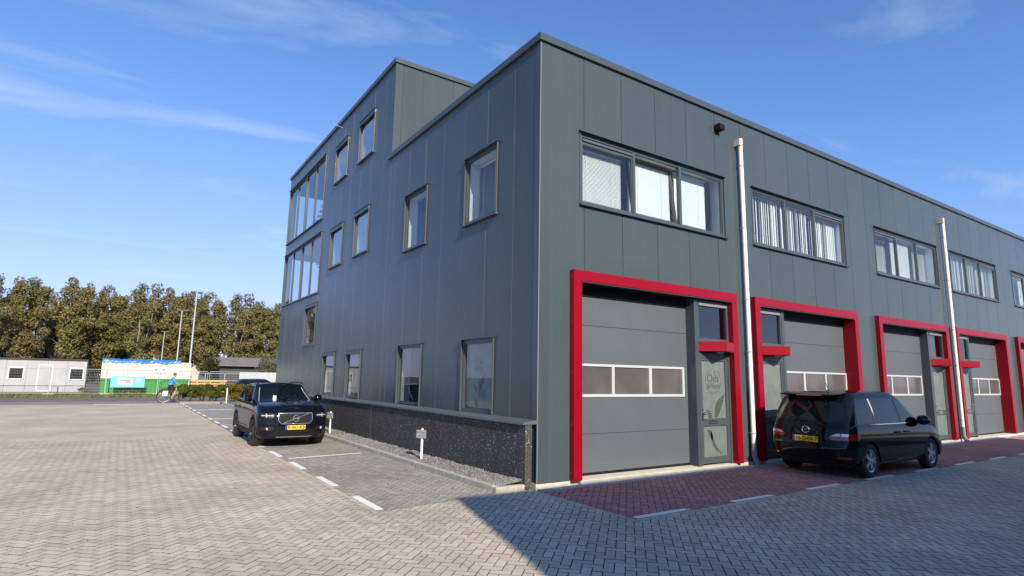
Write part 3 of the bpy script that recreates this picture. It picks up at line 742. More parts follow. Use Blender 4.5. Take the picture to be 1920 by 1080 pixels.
def portal(x0, x1, side, full=True):
    """red portal with sectional door and a side door; mirrored when the side door stands left"""
    if side == 'l': TF = lambda p: (x0+x1-p[0], p[1], p[2])
    else: TF = FT
    i0, i1 = x0+PIN, x1-PIN
    mb = MB(TF)
    # front face is mitred: two posts and a head, each a hollow casing 0.12 proud, returning 0.23 inwards
    def seg(poly):
        mb.prism(poly, 'y', -0.12, 0.0)
    seg([(x0, -0.002), (i0, -0.002), (i0, PTI), (x0, PTOP)]); seg([(i1, -0.002), (x1, -0.002), (x1, PTOP), (i1, PTI)]); seg([(x0, PTOP), (i0, PTI), (i1, PTI), (x1, PTOP)])
    mb.box(i0-0.02, i0, 0.0, 0.24, -0.002, PTI); mb.box(i1, i1+0.02, 0.0, 0.24, -0.002, PTI)
    pr = mb.build('door_portal', M['red'], bld)
    mb = MB(TF); mb.box(i0-0.02, i1+0.02, 0.0, 0.24, PTI, PTI+0.02); mb.box(i0, i1, -0.118, -0.10, PTI-0.022, PTI-0.012); mb.build('lintel', M['frame'], pr)
    mb = MB(TF); mb.box(i0, x0+3.44, 0.205, 0.228, PTI-0.215, PTI); mb.build('header_shade', M['black'], pr)  # header strip coloured black to deepen the lintel's shadow over the door
    for zz in (0.12, 0.95, 1.85, 2.75, 3.6):
        for xx in (x0,):
            s_ = MB(TF); s_.tube([(xx-0.004, -0.05, zz), (xx+0.01, -0.05, zz)], 0.011, 8); s_.build('screw', M['rail'], pr)
    # sectional door
    sx0, sx1, dd = i0, x0+3.44, 0.235
    for z0, z1 in ((0.045, 0.735), (0.739, 1.405), (2.035, 2.745), (2.749, PTI)):
        mb = MB(TF); mb.prism([(dd+0.005, z0), (dd, z0+0.004), (dd, z1-0.004), (dd+0.005, z1)] + [(dd+0.04, z1), (dd+0.04, z0)], 'x', sx0, sx1); mb.build('door_section', M['doorpanel'], pr)
    lights = [(i0+0.055, x0+1.235), (x0+1.30, x0+2.255), (x0+2.335, x0+3.262)]
    mb = MB(TF); e = [sx0] + [v for q in lights for v in q] + [x0+3.325]
    for k in range(0, 8, 2): mb.box(e[k], e[k+1], dd-0.022, dd+0.03, 1.41, 2.03)
    for (q0, q1) in lights: mb.box(q0, q1, dd-0.020, dd+0.03, 1.41, 1.463); mb.box(q0, q1, dd-0.020, dd+0.03, 1.982, 2.03)
    gl = mb.build('glazed_section', M['alu'], pr)
    mb = MB(TF); mb.box(x0+3.325, sx1, dd, dd+0.03, 1.41, 2.03); mb.build('door_section', M['doorpanel'], pr)
    for (q0, q1) in lights: quad(TF, [(q0, dd+0.006, 1.463), (q1, dd+0.006, 1.463), (q1, dd+0.006, 1.982), (q0, dd+0.006, 1.982)], 'pane', M['poly'], gl)
    mb = MB(TF); mb.box(sx0, sx1, dd-0.004, dd+0.03, 0.0, 0.044); mb.build('door_seal', M['black'], pr)
    mb = MB(TF); mb.prism([(-0.115, GZ), (-0.115, -0.045), (-0.06, -0.008), (0.30, 0.0), (0.30, GZ)], 'x', i0-0.02, i1+0.02); mb.build('threshold', M['threshold'], pr)
    # pilaster between the two doors
    px0, px1 = x0+3.443, x0+3.549
    mb = MB(TF); mb.box(px0, px1, 0.0, 0.30, -0.002, PTI-0.02); mb.build('pilaster', M['trim'], pr, bevel=0.004)
    # side door unit, nearly flush with the cladding
    u0, u1, fd = px1, i1, 0.012
    mb = MB(TF); w_ = 0.05
    mb.box(u0, u0+w_, fd, fd+0.08, 0.0, PTI-0.04); mb.box(u1-w_, u1, fd, fd+0.08, 0.0, PTI-0.04)
    for z0, z1 in ((PTI-0.09, PTI-0.04), (2.585, 2.66), (2.23, 2.37)): mb.box(u0+w_, u1-w_, fd+0.001, fd+0.079, z0, z1)
    df = mb.build('side_door', M['frame'], pr)
    mb = MB(TF); mb.box(u0+w_, u1-w_, fd-0.02, fd+0.03, 3.365, 3.42); mb.build('vent_grille', mat('vent_grey', (0.20, 0.21, 0.21), 0.4) if 'vent_grey' not in bpy.data.materials else bpy.data.materials['vent_grey'], df)
    quad(TF, [(u0+w_, fd+0.045, 2.66), (u1-w_, fd+0.045, 2.66), (u1-w_, fd+0.045, 3.365), (u0+w_, fd+0.045, 3.365)], 'toplight', M['glass_dark'], df)
    l0, l1 = u0+w_+0.006, u1-w_-0.006
    g0, g1 = l0+0.05, l1-0.10
    mb = MB(TF); a, c = fd+0.006, fd+0.066
    mb.box(l0, g0, a, c, 0.035, 2.225); mb.box(g1, l1, a, c, 0.035, 2.225)
    for z0, z1 in ((0.035, 0.165), (0.80, 0.955), (2.175, 2.225)): mb.box(g0, g1, a+0.001, c-0.001, z0, z1)
    lf = mb.build('door_leaf', M['frame'], df, bevel=0.003)
    for z0, z1 in ((0.165, 0.80), (0.955, 2.175)): quad(TF, [(g0, fd+0.03, z0), (g1, fd+0.03, z0), (g1, fd+0.03, z1), (g0, fd+0.03, z1)], 'frosted_pane', M['frost'], df)
    mb = MB(TF); mb.box(g0+0.18, g0+0.46, a-0.006, a, 0.845, 0.915); mb.build('letter_plate', M['steel'], df)
    mb = MB(TF); mb.box(g0+0.20, g0+0.44, a-0.008, a-0.005, 0.872, 0.886); mb.build('letter_flap', M['rail'], df)
    mb = MB(TF); hx = l0+0.027; mb.box(hx-0.02, hx+0.02, a-0.008, a, 0.92, 1.16); mb.tube([(hx, a-0.008, 1.09), (hx, a-0.055, 1.09), (hx+0.13, a-0.055, 1.085)], 0.011, 8); mb.build('handle', M['steel'], df)
    if full: decor(df, lambda p: (p[0], fd+0.027, p[2]), (g0+g1)/2+0.0, 1.745, 1.0, M['film'])
    # canopy
    plan = [(px1, 0.006), (x0+3.95, -0.42), (i1-0.002, -0.125), (i1-0.002, 0.006)]
    mb = MB(TF); mb.prism(plan, 'z', 2.372, 2.582); cn = mb.build('canopy', M['red'], pr, bevel=0.004)
    mb = MB(TF); cx, cy = sum(p[0] for p in plan)/4, sum(p[1] for p in plan)/4
    mb.prism([(cx+(p[0]-cx)*0.93, cy+(p[1]-cy)*0.93) for p in plan], 'z', 2.362, 2.371); mb.build('soffit', M['black'], cn)
    c3 = TF((x0+4.05, -0.17, 0)); mb = MB(); mb.lathe([(0.0, 2.335), (0.06, 2.338), (0.085, 2.352), (0.085, 2.362)], 20, 'z', (c3[0], c3[1], 0)); mb.build('lamp', M['galv'], cn)
    return pr
for n, (x0, x1, side) in enumerate(portals[:5]): portal(x0, x1, side, full=(n == 0))
# frosted ground-floor window with the same print, inside the pane
w4 = side_obj['g4']; a0, a1, z0, z1 = side_w['g4']
quad(ST, [(a0+0.08, 0.075, z0+0.08), (a1-0.08, 0.075, z0+0.08), (a1-0.08, 0.075, z1-0.08), (a0+0.08, 0.075, z1-0.08)], 'frosted_pane', M['frost_side'], w4)
decor(w4, lambda p: (0.072, -p[0], p[2]), -2.10, 2.00, 0.92*0.75, M['film'])
# other ground-floor side windows: near-black sheets painted as the shade of unlit rooms
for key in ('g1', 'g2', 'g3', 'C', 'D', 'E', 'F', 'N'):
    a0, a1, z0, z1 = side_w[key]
    quad(ST, [(a0+0.03, 0.36, z0), (a1-0.03, 0.36, z0), (a1-0.03, 0.36, z1), (a0+0.03, 0.36, z1)], 'room_shade', M['dark'], side_obj[key])

# ---- downpipes, wall lamp -----------------------------------------------------------
for n in range(2):
    X = 5.895 + n*(PER+0.05); yy = -0.105
    mb = MB(); mb.tube([(X, yy, 0.36), (X, yy, 7.40)], 0.052, 14); mb.tube([(X, yy, 2.05), (X, yy, 2.15)], 0.056, 14); mb.tube([(X, yy, 4.95), (X, yy, 5.03)], 0.056, 14)
    dp = mb.build('downpipe', M['pvc'], bld, auto=40)
    mb = MB(); mb.tube([(X, yy, 7.34), (X, yy, 7.52)], 0.062, 14); mb.box(X-0.10, X+0.0, yy-0.05, -0.001, 7.34, 7.51); mb.build('pipe_collar', M['pipecap'], dp)
    mb = MB(); mb.tube([(X, yy, 0.40), (X, yy, 0.12), (X+0.03, yy-0.03, 0.02), (X+0.05, yy-0.05, GZ+0.01)], 0.060, 14); mb.build('pipe_shoe', M['pipegrey'], dp, auto=40)
    for zz in (0.62, 2.42, 3.62, 5.32, 6.85):
        mb = MB(); mb.tube([(X, yy, zz-0.015), (X, yy, zz+0.015)], 0.058, 14); mb.box(X-0.01, X+0.01, yy+0.04, -0.001, zz-0.012, zz+0.012); mb.tube([(X-0.058, yy, zz), (X-0.085, yy, zz)], 0.009, 6); mb.build('bracket', M['galv'], dp)
mb = MB(); mb.box(5.06, 5.24, -0.17, -0.02, 7.56, 7.575); mb.box(5.06, 5.24, -0.17, -0.155, 7.575, 7.68); mb.box(5.06, 5.07, -0.155, -0.02, 7.575, 7.70); mb.box(5.23, 5.24, -0.155, -0.02, 7.575, 7.70); mb.box(5.07, 5.23, -0.15, -0.02, 7.69, 7.70); mb.box(5.10, 5.20, -0.03, 0.0, 7.50, 7.70)
mb.build('wall_lamp', M['black'], bld)
mb = MB(); mb.tube([(-0.02, 12.3, ZU-0.25), (-0.45, 12.35, ZU-0.15)], 0.012, 6); mb.tube([(-0.45, 12.35, ZU-0.15), (-0.45, 12.35, ZU-0.02)], 0.02, 6); mb.build('wall_bracket', M['rail'], bld)

# ------------------------------------------------------------------ the building across the street (behind the camera): it shades the forecourt
opp = empty('opposite_building', (-3.47, -12.6, GZ))
tag(opp, 'grey commercial building across the street behind the camera', 'building')
OH = 7.03
M['opp'] = mat('opposite_wall', (0.42, 0.42, 0.41), 0.5)  # unseen wall, pale tone chosen to bounce light into the shaded forecourt
sk = -9*0.275                                                   # unseen west wall, skewed only to slant the edge of its shadow
mb = MB(); mb.prism([(0, 0), (sk, -9), (22, -9), (22, 0)], 'z', 0, OH-0.1); mb.build('wall', M['opp'], opp)
mb = MB(); mb.prism([(-0.05, 0.05), (sk-0.05, -9.05), (22, -9.05), (22, 0.05)], 'z', OH-0.1, OH); mb.build('roof_coping', M['trim'], opp)
for k in range(3):
    a = 1.0+k*6.1
    mb = MB(); frame_rect(mb, a, a+4.3, 4.1, 5.5, 0.06, 0.0, 0.04); o = mb.build('window', M['frame'], opp)
    quad(None, [(a+0.06, 0.02, 4.16), (a+4.24, 0.02, 4.16), (a+4.24, 0.02, 5.44), (a+0.06, 0.02, 5.44)], 'pane', M['poly'], o)
    mb = MB(); frame_rect(mb, a, a+4.6, -0.2, 3.5, 0.2, 0.0, 0.12); mb.build('door_portal', M['trim'], opp)
    mb = MB(); mb.box(a+0.2, a+4.4, 0.0, 0.03, 0, 3.3); mb.build('sectional_door', M['doorpanel'], opp)
# ------------------------------------------------------------------ cars
def paint(name, col, rough=0.25, flake=0.0):
    m = mat(name, col, 0.05, spec=0.36)
    return m
M['tyre'] = mat('tyre_rubber', (0.016, 0.016, 0.017), 0.75, noise=0.2, nscale=20)
M['rimdark'] = mat('rim_dark', (0.025, 0.025, 0.027), 0.35, metal=0.4)
M['rimsilver'] = mat('rim_silver', (0.62, 0.63, 0.65), 0.28, metal=0.9)
M['chrome'] = mat('chrome', (0.78, 0.79, 0.80), 0.12, metal=1.0)
M['clad_black'] = mat('car_plastic', (0.014, 0.014, 0.015), 0.65, spec=0.25)
M['carglass'] = mat('car_glass', (0.004, 0.006, 0.007), 0.02, spec=0.5)
M['carglass_lit'] = glass_mat('car_windscreen', (0.30, 0.36, 0.38), 1.0, 0.0, 1.75)
M['lampglass'] = mat('headlamp_glass', (0.30, 0.32, 0.34), 0.08, metal=0.35, coat=1.0)
M['drl'] = mat('lamp_white', (0.42, 0.44, 0.46), 0.2, coat=0.5)
M['tail'] = mat('tail_lamp_red', (0.30, 0.004, 0.008), 0.10, coat=1.0)
M['tailw'] = mat('tail_lamp_clear', (0.62, 0.62, 0.64), 0.12, metal=0.4, coat=1.0)
M['plate'] = mat('plate_yellow', (0.83, 0.52, 0.015), 0.45)
M['plateblue'] = mat('plate_blue', (0.012, 0.06, 0.36), 0.45)
M['ink'] = mat('plate_ink', (0.03, 0.025, 0.012), 0.5)
M['seat'] = mat('car_interior', (0.035, 0.035, 0.037), 0.8)

def lerp(a, b, t): return a+(b-a)*t
def interp(tab, x):
    if x <= tab[0][0]: return tab[0][1:]
    for p, q in zip(tab, tab[1:]):
        if x <= q[0]:
            t = (x-p[0])/(q[0]-p[0]); t = t*t*(3-2*t) if False else t
            return tuple(lerp(a, b, t) for a, b in zip(p[1:], q[1:]))
    return tab[-1][1:]
class Shell:
    """body side: horizontal slices v in 0..1; each slice a plan outline with rounded nose and tail.
    rows: (v, xf, xr, w, cf, cr, n); z = lerp(zlow, ztop(x), v)"""
    def __init__(s, rows, zlow, ztop): s.rows = rows; s.zlow = zlow; s.ztop = ztop
    def prm(s, v):
        R_ = s.rows                                          # smooth (Catmull-Rom) between the given slices
        if v <= R_[0][0]: return R_[0][1:]
        if v >= R_[-1][0]: return R_[-1][1:]
        k = max(i for i in range(len(R_)-1) if R_[i][0] <= v)
        p1, p2 = R_[k], R_[k+1]; p0 = R_[k-1] if k > 0 else p1; p3 = R_[k+2] if k+2 < len(R_) else p2
        h = p2[0]-p1[0]; t = (v-p1[0])/h; out = []
        for j in range(1, 7):
            m1 = (p2[j]-p0[j])/max(1e-6, p2[0]-p0[0])*h; m2 = (p3[j]-p1[j])/max(1e-6, p3[0]-p1[0])*h
            out.append((2*t**3-3*t*t+1)*p1[j] + (t**3-2*t*t+t)*m1 + (-2*t**3+3*t*t)*p2[j] + (t**3-t*t)*m2)
        return tuple(out)
    def z(s, v, x): return lerp(s.zlow, s.ztop(x), v)
    def v(s, z, x): return (z-s.zlow)/(s.ztop(x)-s.zlow)
    def outline(s, v, xs):
        xf, xr, w, cf, cr, n = s.prm(v); out = []
        for k in range(13):
            t = math.pi/2*k/12; out.append((xf-cf+cf*math.cos(t)**(2/n), w*math.sin(t)**(2/n)))
        for x in xs: out.append((lerp(xf-cf, xr+cr, x), w))
        for k in range(12, -1, -1):
            t = math.pi/2*k/12; out.append((xr+cr-cr*math.cos(t)**(2/n), w*math.sin(t)**(2/n)))
        return out
    def side(s, x, z):
        xf, xr, w, cf, cr, n = s.prm(s.v(z, x))
        if x > xf-cf: q = min(1, (x-xf+cf)/cf); return w*(1-q**n)**(1/n)
        if x < xr+cr: q = min(1, (xr+cr-x)/cr); return w*(1-q**n)**(1/n)
        return w
    def nose(s, y, z, rear=False):
        x = s.rows[0][1] if not rear else s.rows[0][2]
        for _ in range(3):
            xf, xr, w, cf, cr, n = s.prm(min(1, max(0, s.v(z, x))))
            q = min(1, abs(y)/w); r = (1-q**n)**(1/n)
            x = (xf-cf+cf*r) if not rear else (xr+cr-cr*r)
        return x
def patch(kind, sh, rows, m, name, parent, off=0.006, cols=8, mirror=False, tilt=None, thick=0.0):
    """a piece fitted to the shell: rows of (z, a0, a1); 'side' a = x, 'nose'/'tail' a = y"""
    for sg in ((1, -1) if mirror else (1,)):
        mb = MB(); P = []; Q = []
        for (z, a0, a1) in rows:
            L, L2 = [], []
            for k in range(cols+1):
                a = lerp(a0, a1, k/cols)
                if kind == 'side': y = sh.side(a, z)+off; L.append((a, sg*y, z)); L2.append((a, sg*(y-0.02), z))
                elif kind == 'nose': x = sh.nose(a, z)+off; L.append((x, sg*a, z)); L2.append((x-0.02, sg*a, z))
                else: x = sh.nose(a, z, True)-off; L.append((x, sg*a, z)); L2.append((x+0.02, sg*a, z))
            P.append(L); Q.append(L2)
        mb.grid(P)
        rim = P[0] + [r[-1] for r in P[1:]] + P[-1][::-1][1:] + [r[0] for r in P[::-1][1:-1]]
        rim2 = Q[0] + [r[-1] for r in Q[1:]] + Q[-1][::-1][1:] + [r[0] for r in Q[::-1][1:-1]]
        for k in range(len(rim)):
            e = (k+1) % len(rim); mb.face([rim[k], rim[e], rim2[e], rim2[k]])
        o = mb.build(name, m, parent, auto=30)
    return o
def wheel(parent, x, y, r, wd, rim, spokes, steer=0.0):
    w = MB(); n = 36
    w.lathe([(r*0.66, -wd*0.46), (r*0.78, -wd*0.52), (r*0.93, -wd*0.50), (r*0.985, -wd*0.40), (r, -wd*0.2), (r, wd*0.2), (r*0.985, wd*0.40), (r*0.93, wd*0.5), (r*0.78, wd*0.52), (r*0.66, wd*0.46), (r*0.64, 0), (r*0.66, -wd*0.46)], n)
    t = w.build('wheel', M['tyre'], parent, (x, y, r), auto=35); t.rotation_euler = (0, 0, steer)
    sg = 1 if y > 0 else -1
    w = MB(); rr = r*0.67; yo = sg*wd*0.40
    w.lathe([(rr, yo*1.12), (rr*0.93, yo*1.05), (rr*0.90, yo*0.55), (rr*0.86, yo*0.3)], n)
    for k in range(spokes):
        for da in ((-0.16, 0.16) if spokes <= 6 else (0,)):
            a = 2*math.pi*k/spokes + da; a2 = 2*math.pi*k/spokes + da*0.25
            c = lambda q, t, dy, s_: (q*math.cos(t)-s_*math.sin(t), yo*dy, q*math.sin(t)+s_*math.cos(t))
            wi, wo = rr*0.085, rr*0.06
            p = [c(rr*0.12, a2, 1.0, wi), c(rr*0.94, a, 1.02, wo), c(rr*0.94, a, 1.02, -wo), c(rr*0.12, a2, 1.0, -wi)]
            q = [c(rr*0.12, a2, 0.6, wi), c(rr*0.94, a, 0.7, wo), c(rr*0.94, a, 0.7, -wo), c(rr*0.12, a2, 0.6, -wi)]
            w.face(p)
            for e in range(4): w.face([p[e], p[(e+1) % 4], q[(e+1) % 4], q[e]])
    w.lathe([(0.0, yo*1.05), (rr*0.15, yo*1.04), (rr*0.20, yo*0.95), (rr*0.20, yo*0.5)], 16)
    w.build('rim', M[rim], t)
    w = MB(); w.lathe([(0, yo*0.28), (rr*0.93, yo*0.28)], 24); w.lathe([(rr*0.2, yo*0.42), (rr*0.66, yo*0.42), (rr*0.66, yo*0.3)], 24); w.build('brake_disc', M['rimdark'], t)
    return t
def body_mesh(sh, axles, ra, zax, pm, name, parent, crown, deck=True):
    """loft of the slices with round wheel openings, and the crowned bonnet on top"""
    xs = [k/63 for k in range(1, 63)]; V = [0, .04, .10, .16, .22, .28, .34, .40, .46, .52, .58, .64, .70, .76, .82, .88, .93, .97, 1.0]
    mb = MB()
    for sg in (1, -1):
        P = []
        for v in V:
            row = []
            for (x, y) in sh.outline(v, xs):
                z = sh.z(v, x)
                for ax in axles:                                     # draw points near the arch onto its circle
                    d = math.hypot(x-ax, z-zax)
                    if y > 0.5 and abs(d-ra) < 0.035 and d > 0: x, z = ax+(x-ax)*ra/d, zax+(z-zax)*ra/d
                row.append((x, sg*y, z))
            P.append(row)
        I = [[mb.pt(p) for p in row] for row in P]
        for r in range(len(V)-1):
            for c in range(len(P[0])-1):
                q = [P[r][c], P[r][c+1], P[r+1][c+1], P[r+1][c]]
                cx, cz = sum(p[0] for p in q)/4, sum(p[2] for p in q)/4
                if any(math.hypot(cx-ax, cz-zax) < ra-0.002 for ax in axles) and abs(q[0][1]) > 0.5: continue
                ids = [I[r][c], I[r][c+1], I[r+1][c+1], I[r+1][c]]
                mb.faceidx(ids if sg < 0 else ids[::-1])
        if deck:
            top = P[-1]; K = [1.0, 0.94, 0.8, 0.55, 0.28, 0.0]
            D = [[(x, y*k, z + crown*(1-k*k)*min(1, abs(y)/0.5)) for (x, y, z) in top] for k in K]
            mb.grid(D)
    return mb.build(name, pm, parent, auto=28)
def arch(parent, x, y, r, zax, w, d, m, a0=-8, a1=188):
    for sg in (1, -1):
        mb = MB(); P = []
        for k in range(25):
            a = R(lerp(a0, a1, k/24)); ca, sa = math.cos(a), math.sin(a)
            P.append([(x+ca*(r-0.008), sg*(y-0.10), zax+sa*(r-0.008)), (x+ca*(r-0.008), sg*(y+d), zax+sa*(r-0.008)), (x+ca*(r+w*0.8), sg*(y+d), zax+sa*(r+w*0.8)), (x+ca*(r+w), sg*(y-0.01), zax+sa*(r+w))])
        mb.grid(P); mb.build('wheel_arch', m, parent, auto=40)
def underside(parent, x0, x1, w, z0, z1, axles, rw):
    mb = MB(); mb.box(x0, x1, -w*0.55, w*0.55, z0, z1)
    xs = sorted([x0] + [e for a in axles for e in (a-rw, a+rw)] + [x1])
    for k in range(0, len(xs), 2): mb.box(xs[k], xs[k+1], -w+0.06, w-0.06, z0, z0+0.25)
    mb.build('underbody', M['black'], parent)
def plate(parent, x, z, face, text, w=0.52, h=0.11, tilt=0.0):
    """number plate facing +x (face=1) or -x (face=-1), with band and characters"""
    rot = Matrix.Translation((x, 0, z)) @ Matrix.Rotation(tilt*face, 4, 'Y')
    mb = MB(lambda p: rot @ Vector((p[0], p[1], p[2]))); mb.box(-0.006, 0.006, -w/2, w/2, -h/2, h/2); pl = mb.build('number_plate', M['plate'], parent, bevel=0.002)
    s = face
    bl = -w/2 if s > 0 else w/2
    mb = MB(lambda p: rot @ Vector((p[0], p[1], p[2]))); mb.box(0.0062*s, 0.0075*s, *sorted((bl, bl+(0.05 if s > 0 else -0.05))), -h/2, h/2); mb.build('plate_band', M['plateblue'], pl)
    basis = Matrix(((0, 0, s, 0.0066*s), (s, 0, 0, 0.022*s), (0, 1, 0, 0), (0, 0, 0, 1)))
    text_part(text, h*0.95, M['ink'], pl, rot @ basis, 'plate_characters', 0.0006, space=1.08, bold=0.028)
    return pl

# ---- black compact SUV facing the camera --------------------------------------------
def suv(loc, rz):
    c = empty('parked_car', loc, rz); pm = paint('suv_black_paint', (0.0035, 0.005, 0.010), 0.2)
    zt = lambda x: interp([(-2.3, 1.14), (-1.9, 1.16), (0.8, 1.155), (1.35, 1.12), (1.9, 1.04), (2.25, 0.955)], x)[0]
    low = Shell([(0.0, 2.10, -2.08, 0.86, 0.50, 0.45, 2.6), (0.12, 2.19, -2.16, 0.905, 0.52, 0.42, 2.7), (0.3, 2.225, -2.20, 0.925, 0.52, 0.40, 2.8), (0.55, 2.225, -2.20, 0.932, 0.52, 0.38, 2.8), (0.78, 2.205, -2.18, 0.925, 0.54, 0.38, 2.8), (0.90, 2.17, -2.16, 0.905, 0.58, 0.38, 2.7), (0.97, 2.11, -2.13, 0.875, 0.62, 0.38, 2.6), (1.0, 2.05, -2.11, 0.850, 0.66, 0.38, 2.5)], 0.23, zt)
    zr = lambda x: interp([(-2.0, 1.545), (-1.6, 1.575), (-0.6, 1.605), (0.1, 1.60), (0.5, 1.57), (1.2, 1.5)], x)[0]
    gh = Shell([(0.0, 1.06, -2.03, 0.845, 0.42, 0.30, 2.5), (0.25, 0.80, -2.00, 0.80, 0.38, 0.28, 2.5), (0.5, 0.56, -1.95, 0.755, 0.34, 0.26, 2.5), (0.75, 0.36, -1.88, 0.71, 0.30, 0.25, 2.5), (0.92, 0.24, -1.82, 0.675, 0.28, 0.25, 2.5), (1.0, 0.17, -1.78, 0.635, 0.28, 0.25, 2.4)], 1.13, zr)
    axles, rw, zax = (1.351, -1.351), 0.362, 0.362
    body_mesh(low, axles, rw+0.055, zax, pm, 'body', c, 0.055)
    body_mesh(gh, (), 0, 0, pm, 'cabin', c, 0.05)
    for ax in axles: arch(c, ax, 0.915, rw+0.045, zax, 0.075, 0.022, M['clad_black'])
    underside(c, -1.9, 1.9, 0.84, 0.22, 0.52, axles, 0.44)
    patch('side', low, [(0.235, -0.95, 0.95), (0.33, -0.96, 0.97), (0.40, -0.93, 0.93)], M['clad_black'], 'sill_cladding', c, 0.016, 12, True)
    patch('side', low, [(0.46, -0.75, 0.55), (0.475, -0.77, 0.58)], M['clad_black'], 'door_strip', c, 0.008, 8, True)
    for n, (s, x, y) in enumerate(((1, axles[0], 0.81), (1, axles[0], -0.81), (0, axles[1], 0.81), (0, axles[1], -0.81))):
        wheel(c, x, y, rw, 0.235, 'rimdark', 5, R(7) if s else 0)
    # glazing
    P = []
    for v in np.linspace(0.07, 0.84, 9):
        xf, xr, w, cf, cr, n_ = gh.prm(v); row = []
        for k in range(-10, 11):
            y = w*0.90*k/10; z = gh.z(v, xf-0.1); row.append((gh.nose(abs(y), z)+0.005, y, z))
        P.append(row)
    mb = MB(); mb.grid(P); mb.build('windscreen', M['carglass'], c, auto=40)
    for s_ in (1, -1):                                              # pale strips painted in for bright reflections along the windscreen pillars
        mb = MB(); path = []
        for v in np.linspace(0.10, 0.82, 6):
            xf, xr, w, cf, cr, n_ = gh.prm(v); z = gh.z(v, xf-0.1); path.append((gh.nose(w*0.86, z)+0.008, s_*w*0.86, z))
        mb.tube(path, 0.012, 6); mb.build('pillar_glint', M['galv'], c)
    for nm, rows in (('side_window', [(1.185, 0.60, -0.12), (1.29, 0.48, -0.14), (1.41, 0.34, -0.17), (1.50, 0.22, -0.19)]), ('side_window', [(1.185, -0.20, -0.98), (1.29, -0.22, -0.98), (1.41, -0.25, -0.97), (1.505, -0.28, -0.94)]), ('side_window', [(1.23, -1.05, -1.42), (1.32, -1.05, -1.52), (1.42, -1.04, -1.56), (1.49, -1.01, -1.54)])):
        patch('side', gh, rows, M['carglass'], nm, c, 0.005, 6, True)
    patch('tail', gh, [(1.20, -0.62, 0.62), (1.30, -0.60, 0.60), (1.42, -0.56, 0.56), (1.50, -0.52, 0.52)], M['carglass'], 'rear_window', c, 0.006, 8)
    for s_ in (1, -1):
        mb = MB(); mb.tube([(-1.45, s_*0.645, 1.60), (-1.30, s_*0.655, 1.645), (-0.4, s_*0.665, 1.665), (0.05, s_*0.655, 1.645), (0.18, s_*0.645, 1.605)], 0.016, 8); mb.build('roof_rail', M['black'], c, auto=50)
        mb = MB(); mb.box(0.62, 0.72, s_*0.87-0.05, s_*0.87+0.05, 1.15, 1.19)
        mb.lathe([(0.0, -0.11), (0.07, -0.10), (0.10, -0.05), (0.105, 0.03), (0.085, 0.09), (0.0, 0.11)], 14, 'y', (0.70, s_*0.985, 1.225)); mb.build('door_mirror', pm, c, auto=50)
    # face
    g = patch('nose', low, [(0.625, -0.36, 0.36), (0.68, -0.42, 0.42), (0.73, -0.44, 0.44), (0.865, -0.435, 0.435), (0.88, -0.42, 0.42)], M['black'], 'grille', c, 0.012, 14)
    for zz in np.arange(0.65, 0.87, 0.030):
        for yy in np.arange(-0.39, 0.40, 0.044):
            if abs(yy) > 0.39 - max(0, 0.69-zz)*0.9: continue
            mb = MB() if 'gm' not in locals() else gm
            gm = mb; xx = low.nose(abs(yy), zz)+0.014; gm.box(xx-0.002, xx+0.004, yy-0.013, yy+0.013, zz-0.004, zz+0.004)
    gm.build('grille_bars', M['clad_black'], g); del gm
    mb = MB(); ring = [(0.622, 0.36), (0.685, 0.43), (0.73, 0.447), (0.865, 0.442), (0.885, 0.425)]
    pts = [(low.nose(abs(y), z)+0.018, y, z) for z, y in ring] + [(low.nose(abs(y), 0.886)+0.018, y, 0.886) for y in (0.25, 0.0, -0.25)] + [(low.nose(abs(y), z)+0.018, -y, z) for z, y in ring[::-1]] + [(low.nose(abs(y), 0.620)+0.018, y, 0.620) for y in (-0.2, 0.0, 0.2)]
    mb.tube(pts + pts[:2], 0.0115, 6); mb.build('grille_surround', M['rimsilver'], g, auto=50)
    mb = MB(); bar = [(low.nose(abs(y), z)+0.022, y, z) for y, z in ((0.36, 0.878), (0.15, 0.80), (0.0, 0.755), (-0.15, 0.70), (-0.32, 0.635))]
    mb.tube(bar, 0.012, 6); mb.build('grille_diagonal', M['rimsilver'], g, auto=50)
    mb = MB(lambda p: (low.nose(0, 0.75)+0.036-p[1], p[0], 0.755+p[2])); mb.lathe([(0.070, 0.0), (0.078, -0.006), (0.086, 0.0), (0.086, 0.012), (0.070, 0.012), (0.070, 0.0)], 28); mb.box(-0.072, 0.072, -0.008, 0.004, -0.014, 0.014); mb.build('emblem', M['rimsilver'], g, auto=50)
    for s_ in (1, -1):
        mirror = s_
        rows = [(0.765, 0.60, 0.83), (0.795, 0.56, 0.865), (0.85, 0.54, 0.885), (0.885, 0.60, 0.88)]
        mb = MB(); P = [[(low.nose(lerp(a0, a1, k/8), z)+0.008, s_*lerp(a0, a1, k/8), z) for k in range(9)] for z, a0, a1 in rows]; mb.grid(P); h = mb.build('headlight', M['rimdark'], c, auto=40)
        mb = MB(); zc = 0.828
        for (y0, y1, z0, z1) in ((0.57, 0.74, zc-0.012, zc+0.012), (0.72, 0.75, zc-0.045, zc+0.045), (0.76, 0.85, zc-0.010, zc+0.014)):
            P = [[(low.nose(lerp(y0, y1, k/4), z)+0.014, s_*lerp(y0, y1, k/4), z) for k in range(5)] for z in (z0, z1)]; mb.grid(P)
        mb.build('light_signature', M['drl'], h)
        mb = MB(); P = [[(low.nose(lerp(a0, a1, k/6), z)+0.01, s_*lerp(a0, a1, k/6), z) for k in range(7)] for z, a0, a1 in ((0.45, 0.58, 0.80), (0.475, 0.55, 0.86), (0.515, 0.54, 0.87), (0.55, 0.62, 0.86))]; mb.grid(P); f = mb.build('fog_light_recess', M['clad_black'], c)
